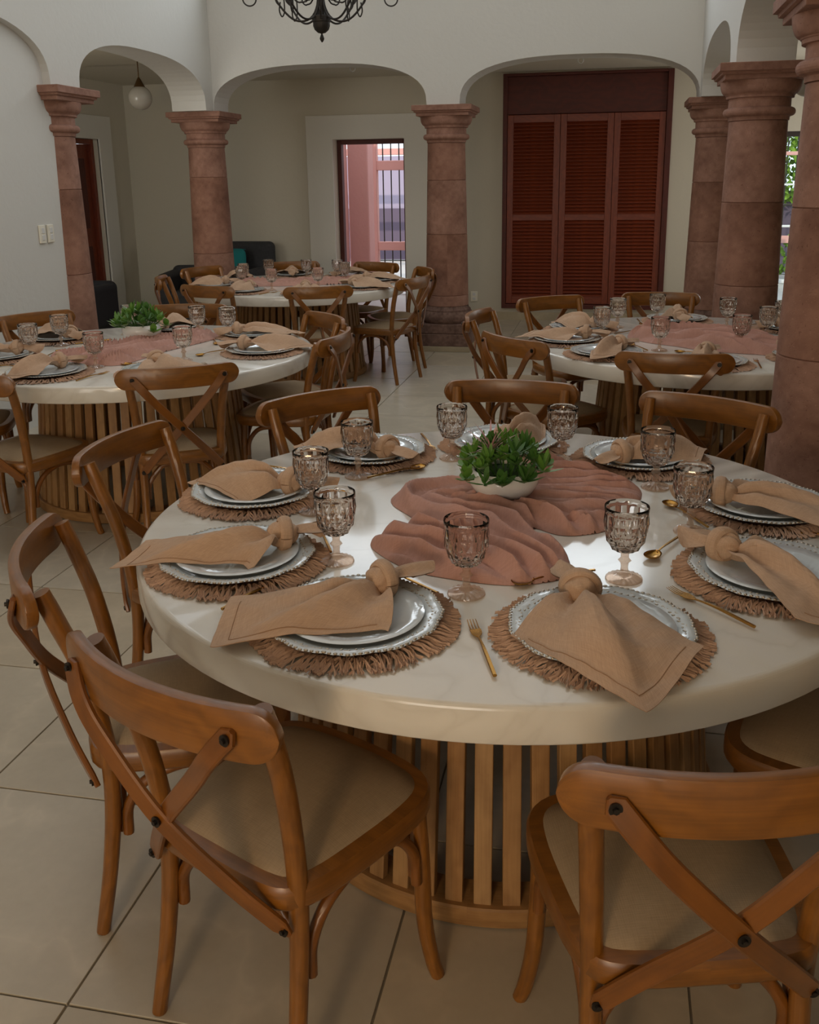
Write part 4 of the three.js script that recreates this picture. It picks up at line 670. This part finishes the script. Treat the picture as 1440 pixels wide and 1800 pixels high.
for (const k of 'NLRF') {
  const { c: [cx, cz], label: TL } = TABLES[k], rr = rng(70 + q);
  PLACES[k].forEach(([a, r, seat, nv, nd], i) => {
    q++; const A = rad(a), x = cx + Math.sin(A) * r, z = cz + Math.cos(A) * r, place = `${seat} place, ${TL}`;
    put(k === 'N' ? PROTO.mat[i % 2] : PROTO.matFar[0], 'fringed_placemat', x, TH, z, i * 1.3, `woven placemat with tan fringe at the ${place}`, 'placemat', 'placemats on the ' + TL);
    put(PROTO.charger, 'charger_plate', x, TH + 0.0075, z, A + i, `charger plate with ornate silver rim at the ${place}`, 'charger plate', 'charger plates on the ' + TL);
    put(PROTO.plate, 'dinner_plate', x, TH + 0.0128, z, A, `pale grey dinner plate under the napkin at the ${place}`, 'plate', 'dinner plates on the ' + TL);
    const dir = nd === undefined ? a + (rr() - 0.5) * 36 : nd, D = rad(dir), back = k === 'N' ? 0.105 : 0.09, v = nv === undefined ? Math.floor(rr() * 5) : nv;
    put(PROTO.napkin[v], 'knotted_napkin', x - Math.sin(A) * back, TH + 0.0105, z - Math.cos(A) * back, D, `tan knotted napkin on the plate at the ${place}`, 'napkin', 'knotted napkins on the ' + TL);
    if (k !== 'N') {
      const side = (s, rx, n) => [cx + Math.sin(A + s) * rx, cz + Math.cos(A + s) * rx];
      const [fx, fz] = side(0.34, 0.66); put(PROTO.fork, 'gold_fork', fx, TH + 0.0005, fz, A, `gold fork right of the plate at the ${place}`, 'fork', 'gold forks on the ' + TL);
      const [sx, sz] = side(-0.12, 0.41); put(PROTO.spoon, 'gold_spoon', sx, TH + 0.0005, sz, A + 1.2, `gold spoon above the plate at the ${place}`, 'spoon', 'gold spoons on the ' + TL);
    }
  });
  const gx = k === 'R' ? 0.36 : cx, gz = k === 'R' ? -5.17 : cz;
  GLASS[k].forEach(([a, r], i) => put(PROTO.goblet, 'smoky_goblet', gx + Math.sin(rad(a)) * r, TH, gz + Math.cos(rad(a)) * r, i * 0.7, `smoky diamond-cut glass goblet at the ${GSEAT[k][i]} of the ${TL}`, 'goblet', 'smoky goblets on the ' + TL));
}
// cutlery of the front table, lying where the photograph shows it
const lay = (kind, a, b, label) => { const dx = b[0] - a[0], dz = b[1] - a[1]; put(PROTO[kind], 'gold_' + kind, (a[0] + b[0]) / 2, TH + 0.003, (a[1] + b[1]) / 2, Math.atan2(dx, dz), label, kind, `gold ${kind}s on the large front table`); };
lay('fork', [-0.247, -1.672], [-0.165, -1.434], 'gold fork lying between the two front places of the large table');
lay('fork', [0.125, -1.885], [0.298, -1.701], 'gold fork between the front right and lower right places of the large table');
lay('fork', [-0.64, -1.83], [-0.74, -1.6], 'gold fork between the front left and lower left places of the large table');
lay('fork', [0.42, -2.26], [0.64, -2.2], 'gold fork at the right of the large table under the napkin');
lay('fork', [0.045, -2.78], [0.03, -2.98], 'gold fork behind the right back goblet of the large table');
lay('fork', [-0.52, -2.79], [-0.6, -2.98], 'gold fork at the back left of the large table, right of the plate');
lay('fork', [-0.83, -2.5], [-1.0, -2.56], 'gold fork between the upper left and back left places of the large table');
lay('spoon', [-0.185, -1.83], [-0.02, -1.93], 'gold spoon above the front right plate of the large table');
lay('spoon', [0.096, -2.003], [0.19, -2.19], 'gold spoon left of the lower right place of the large table');
lay('spoon', [-0.701, -2.128], [-0.604, -1.936], 'gold spoon beside the lower left goblet of the large table');
lay('spoon', [-0.517, -2.633], [-0.655, -2.5], 'gold spoon in front of the back left plate of the large table');
lay('spoon', [-0.715, -2.41], [-0.69, -2.2], 'gold spoon behind the lower left goblet, by the upper left place');
lay('spoon', [-0.5, -1.885], [-0.325, -1.76], 'gold spoon above the front left plate, behind the knotted napkin');
lay('spoon', [0.151, -2.43], [0.25, -2.24], 'gold spoon between the two right goblets of the large table');

/* ---------- gauze runners ---------- */
function gauze(poly, seed, amp, cell, spine) {
  const xs = poly.map((p) => p[0]), zs = poly.map((p) => p[1]), x0 = Math.min(...xs) - cell, x1 = Math.max(...xs) + cell, z0 = Math.min(...zs) - cell, z1 = Math.max(...zs) + cell;
  const loop = new THREE.CatmullRomCurve3(poly.map(([x, z]) => V(x, 0, z)), true, 'catmullrom', 0.5).getPoints(poly.length * 6).map((p) => [p.x, p.z]);
  const r = rng(seed), wob = fbm(seed + 1, 4, 8), f1 = fbm(seed + 2, 2, 8), f2 = fbm(seed + 3, 2, 16);
  const inside = (x, z) => { let s = false; for (let i = 0, j = loop.length - 1; i < loop.length; j = i++) { const [xi, zi] = loop[i], [xj, zj] = loop[j]; if ((zi > z) !== (zj > z) && x < (xj - xi) * (z - zi) / (zj - zi) + xi) s = !s; } return s; };
  const nearest = (x, z) => { let b = 1e9, bx = 0, bz = 0; for (let i = 0, j = loop.length - 1; i < loop.length; j = i++) { const [ax, az] = loop[j], [cx, cz] = loop[i], dx = cx - ax, dz = cz - az, t = clamp(((x - ax) * dx + (z - az) * dz) / (dx * dx + dz * dz + 1e-12), 0, 1), px = ax + dx * t, pz = az + dz * t, d = (x - px) ** 2 + (z - pz) ** 2; if (d < b) { b = d; bx = px; bz = pz; } } return [Math.sqrt(b), bx, bz]; };
  const nx = Math.round((x1 - x0) / cell), nz = Math.round((z1 - z0) / cell), P = [], ok = [];
  const sp = new THREE.CatmullRomCurve3(spine.map(([x, z]) => V(x, 0, z)), false, 'catmullrom', 0.5).getPoints(70).map((p) => [p.x, p.z]);   // the way the cloth runs: its folds follow it
  const along = (x, z) => { let b = 1e9, u = 0, v = 0, L = 0; for (let i = 1; i < sp.length; i++) { const [ax, az] = sp[i - 1], dx = sp[i][0] - ax, dz = sp[i][1] - az, l = Math.hypot(dx, dz), t = ((x - ax) * dx + (z - az) * dz) / (l * l), tc = clamp(t, i === 1 ? -9 : 0, i === sp.length - 1 ? 9 : 1), px = ax + dx * tc, pz = az + dz * tc, d = (x - px) ** 2 + (z - pz) ** 2; if (d < b) { b = d; u = L + tc * l; v = Math.sign(dx * (z - az) - dz * (x - ax)) * Math.sqrt(d); } L += l; } return [u, v]; };
  for (let j = 0; j <= nz; j++) for (let i = 0; i <= nx; i++) {
    let x = x0 + i * cell, z = z0 + j * cell; const ins = inside(x, z), [d, bx, bz] = nearest(x, z); let sd = ins ? d : -d; const keep = sd > -cell * 0.95; if (sd < 0 && keep) { x = bx; z = bz; sd = 0; }
    const [u, v] = along(x, z), w1 = f1(u * 0.28 + 0.31, v * 0.5 + 0.77) - 0.5, w2 = f2(u * 0.35 + 0.1, v * 0.8 + 0.2) - 0.5, am = smooth(0.25, 0.7, f1(u * 0.35 + 0.5, v * 1.1 + 0.4)), am2 = smooth(0.3, 0.7, f2(v * 0.6 + 0.6, u * 0.4 + 0.1));
    const crest = (q, p) => Math.pow(0.5 + 0.5 * Math.cos(6.2832 * q), p), fold = crest(v / 0.06 + 2.6 * w1 + 0.5 * w2 + 0.8 * u, 1.5), fold2 = crest(v / 0.027 + 2.4 * w2 + 2.2 * w1 - 1.5 * u, 1.2), fold3 = crest(v / 0.011 + 2.2 * w1 + 0.5 * w2, 1);
    const rim = Math.pow(clamp(sd / 0.04, 0, 1), 0.65), edgeRoll = Math.exp(-1 * ((sd - 0.012) / 0.009) ** 2) * 0.004;
    const y = 0.0012 + rim * (0.005 + amp * (fold * (0.35 + 0.75 * am) + fold2 * (0.1 + 0.24 * am2) + 0.04 * fold3) + 0.012 * wob(x * 0.8 + 2, z * 0.8) + edgeRoll);
    P.push(V(x, y, z)); ok.push(keep);
  }
  const pos = [], uv = [], push = (p, low) => { pos.push(p.x, low ? 0.0004 : p.y, p.z); uv.push(p.x, p.z); };
  for (let j = 0; j < nz; j++) for (let i = 0; i < nx; i++) { const a = j * (nx + 1) + i, b = a + 1, c = a + nx + 2, d = a + nx + 1; for (const [p, s, t] of [[a, d, c], [a, c, b]]) if (ok[p] && ok[s] && ok[t]) { push(P[p]); push(P[s]); push(P[t]); push(P[p], 1); push(P[t], 1); push(P[s], 1); } }
  const g = new THREE.BufferGeometry(); g.setAttribute('position', new THREE.Float32BufferAttribute(pos, 3)); g.setAttribute('uv', new THREE.Float32BufferAttribute(uv, 2)); return toCreasedNormals(g, 1.1);
}
const RUN = {
  N: [[[-0.279, 0.218], [-0.263, 0.171], [-0.201, 0.1], [-0.216, 0.04], [-0.284, -0.045], [-0.302, -0.111], [-0.27, -0.18], [-0.176, -0.26], [-0.086, -0.35], [0.02, -0.42], [0.12, -0.45], [0.25, -0.385], [0.343, -0.298], [0.351, -0.203], [0.325, -0.144], [0.289, 0.01], [0.229, 0.078], [0.156, 0.098], [0.092, 0.062], [0.112, 0.142], [0.168, 0.197], [0.189, 0.293], [0.17, 0.357], [0.073, 0.404], [-0.049, 0.395], [-0.156, 0.361], [-0.251, 0.274]], 301, 0.032, 0.0056, [[0.34, -0.2], [0.2, -0.19], [0.05, -0.17], [-0.12, -0.17], [-0.23, -0.1], [-0.17, 0.02], [-0.05, 0.11], [0.04, 0.2], [0.14, 0.3]], 'pink gauze runner gathered under the plant on the large front table'],
  L: [[[-0.32, 0.28], [-0.34, 0.2], [-0.2, 0.08], [-0.06, -0.12], [0.06, -0.42], [0.2, -0.5], [0.26, -0.42], [0.22, -0.2], [0.16, 0.02], [0.14, 0.24], [0.1, 0.4], [-0.1, 0.42], [-0.24, 0.36]], 331, 0.042, 0.01, [[-0.2, 0.3], [-0.04, 0.12], [0.04, -0.1], [0.16, -0.46]], 'pink gauze runner under the plant on the left table'],
  R: [[[-0.36, -0.05], [-0.28, -0.22], [-0.06, -0.26], [0.16, -0.22], [0.36, -0.08], [0.46, 0.2], [0.5, 0.36], [0.42, 0.46], [0.24, 0.4], [0.02, 0.34], [-0.12, 0.22], [-0.26, 0.12]], 361, 0.046, 0.01, [[-0.32, -0.08], [-0.1, -0.06], [0.12, 0.08], [0.44, 0.36]], 'pink gauze runner on the right table beside the columns'],
  F: [[[-0.5, 0.08], [-0.42, -0.14], [-0.1, -0.22], [0.2, -0.24], [0.5, -0.3], [0.56, -0.16], [0.34, 0.0], [0.1, 0.12], [-0.14, 0.2], [-0.4, 0.2]], 391, 0.034, 0.012, [[-0.48, 0.08], [-0.1, 0.0], [0.2, -0.1], [0.54, -0.22]], 'pink gauze runner on the far table'],
};
for (const k of 'NLRF') { const [poly, seed, amp, cell, spine, label] = RUN[k]; const m = mesh('gauze_runner', gauze(poly, seed, amp, cell, spine), M.gauze); m.position.set(TABLES[k].c[0], TH + 0.0002, TABLES[k].c[1]); tag(m, label, 'table runner', 'pink gauze runners'); }

/* ---------- plants in white bowls ---------- */
function leafG(len, w, cup, pts = 5) { const pos = [], row = (i) => { const t = i / pts, ww = w * Math.pow(Math.sin(Math.PI * Math.min(0.985, 0.06 + t * 0.93)), 0.75), y = cup * t * t * len; return [[-ww, y + ww * 0.35, t * len], [0, y, t * len], [ww, y + ww * 0.35, t * len]]; }; for (let i = 0; i < pts; i++) { const A = row(i), B = row(i + 1); for (let j = 0; j < 2; j++) pos.push(...A[j], ...B[j], ...B[j + 1], ...A[j], ...B[j + 1], ...A[j + 1]); } const g = new THREE.BufferGeometry(); g.setAttribute('position', new THREE.Float32BufferAttribute(pos, 3)); return toCreasedNormals(g, 1.2); }
function plant(x, z, y, s, seed, dense, pink, label) {
  const t = base('potted_succulents', x, y, z, seed), r = rng(seed * 13 + 1);
  part('bowl', latheC([[0.001, 0], [0.05 * s, 0], [0.075 * s, 0.012 * s], [0.089 * s, 0.035 * s], [0.09 * s, 0.05 * s], [0.082 * s, 0.07 * s], [0.078 * s, 0.072 * s], [0.075 * s, 0.068 * s], [0.08 * s, 0.05 * s], [0.06 * s, 0.03 * s], [0.001, 0.028 * s]], 44, 0.8), M.bowl, t);
  part('soil', latheC([[0.001, 0.066 * s], [0.076 * s, 0.062 * s], [0.076 * s, 0.05 * s], [0.001, 0.05 * s]], 24), M.hedgeCore, t);
  const big = leafG(0.036 * s, 0.0125 * s, 0.3), narrow = leafG(0.046 * s, 0.0065 * s, 0.25), round = leafG(0.026 * s, 0.0125 * s, 0.5);
  const heads = []; const n = dense; for (let i = 0; i < n; i++) { const a = i * 2.39996 + r() * 0.4, q = Math.sqrt((i + 0.5) / n); heads.push([Math.cos(a) * q * 0.122 * s, (0.074 + 0.046 * (1 - q * q) + (i % 3 === 1 ? -0.012 : 0.012) + r() * 0.014 - 0.03 * q * q) * s, Math.sin(a) * q * 0.122 * s, q, a]); }
  heads.forEach(([hx, hy, hz, qq, a], i) => { const kind = i % 3, gg = kind === 0 ? narrow : kind === 1 ? big : round, m = M.leaf[(i * 5 + (i % 2)) % 4], nl = kind === 0 ? 9 : 8;
    for (let l = 0; l < nl; l++) { const e = part('leaf', gg, m, t); e.rotation.order = 'YXZ'; const ring = l < nl / 2 ? 0 : 1; e.rotation.set(-(ring ? 0.95 : 0.25) - r() * 0.3 + qq * 0.3, l / nl * 12.566 + r() * 0.5, 0); e.position.set(hx, hy + ring * 0.005, hz); e.scale.setScalar(0.8 + r() * 0.45); }
    part('stem', rod([[hx * 0.5, 0.055 * s, hz * 0.5], [hx, hy, hz]], 0.0022 * s, 3, 5), M.leaf[2], t); });
  if (pink) { const pg = leafG(0.1, 0.003, -0.35, 10); for (let l = 0; l < 26; l++) { const e = part('pink_leaf', pg, M.pinkLeaf, t); e.rotation.order = 'YXZ'; e.rotation.set(-1.4 + (l / 26) * 0.95, l * 2.4, 0); e.position.set(0.005, 0.112, -0.035); e.scale.setScalar(0.7 + r() * 0.4); } }
  tag(t, label, 'plant', 'plants in white bowls'); return t;
}
plant(-0.256, -2.345, TH + 0.027, 1.0, 2, 35, true, 'green succulents with a pink air plant in a white bowl on the large front table');
plant(-2.41, -4.56, TH + 0.03, 1.12, 5, 33, false, 'bright green plant in a low white bowl on the left table');

renderer.render(scene, camera);
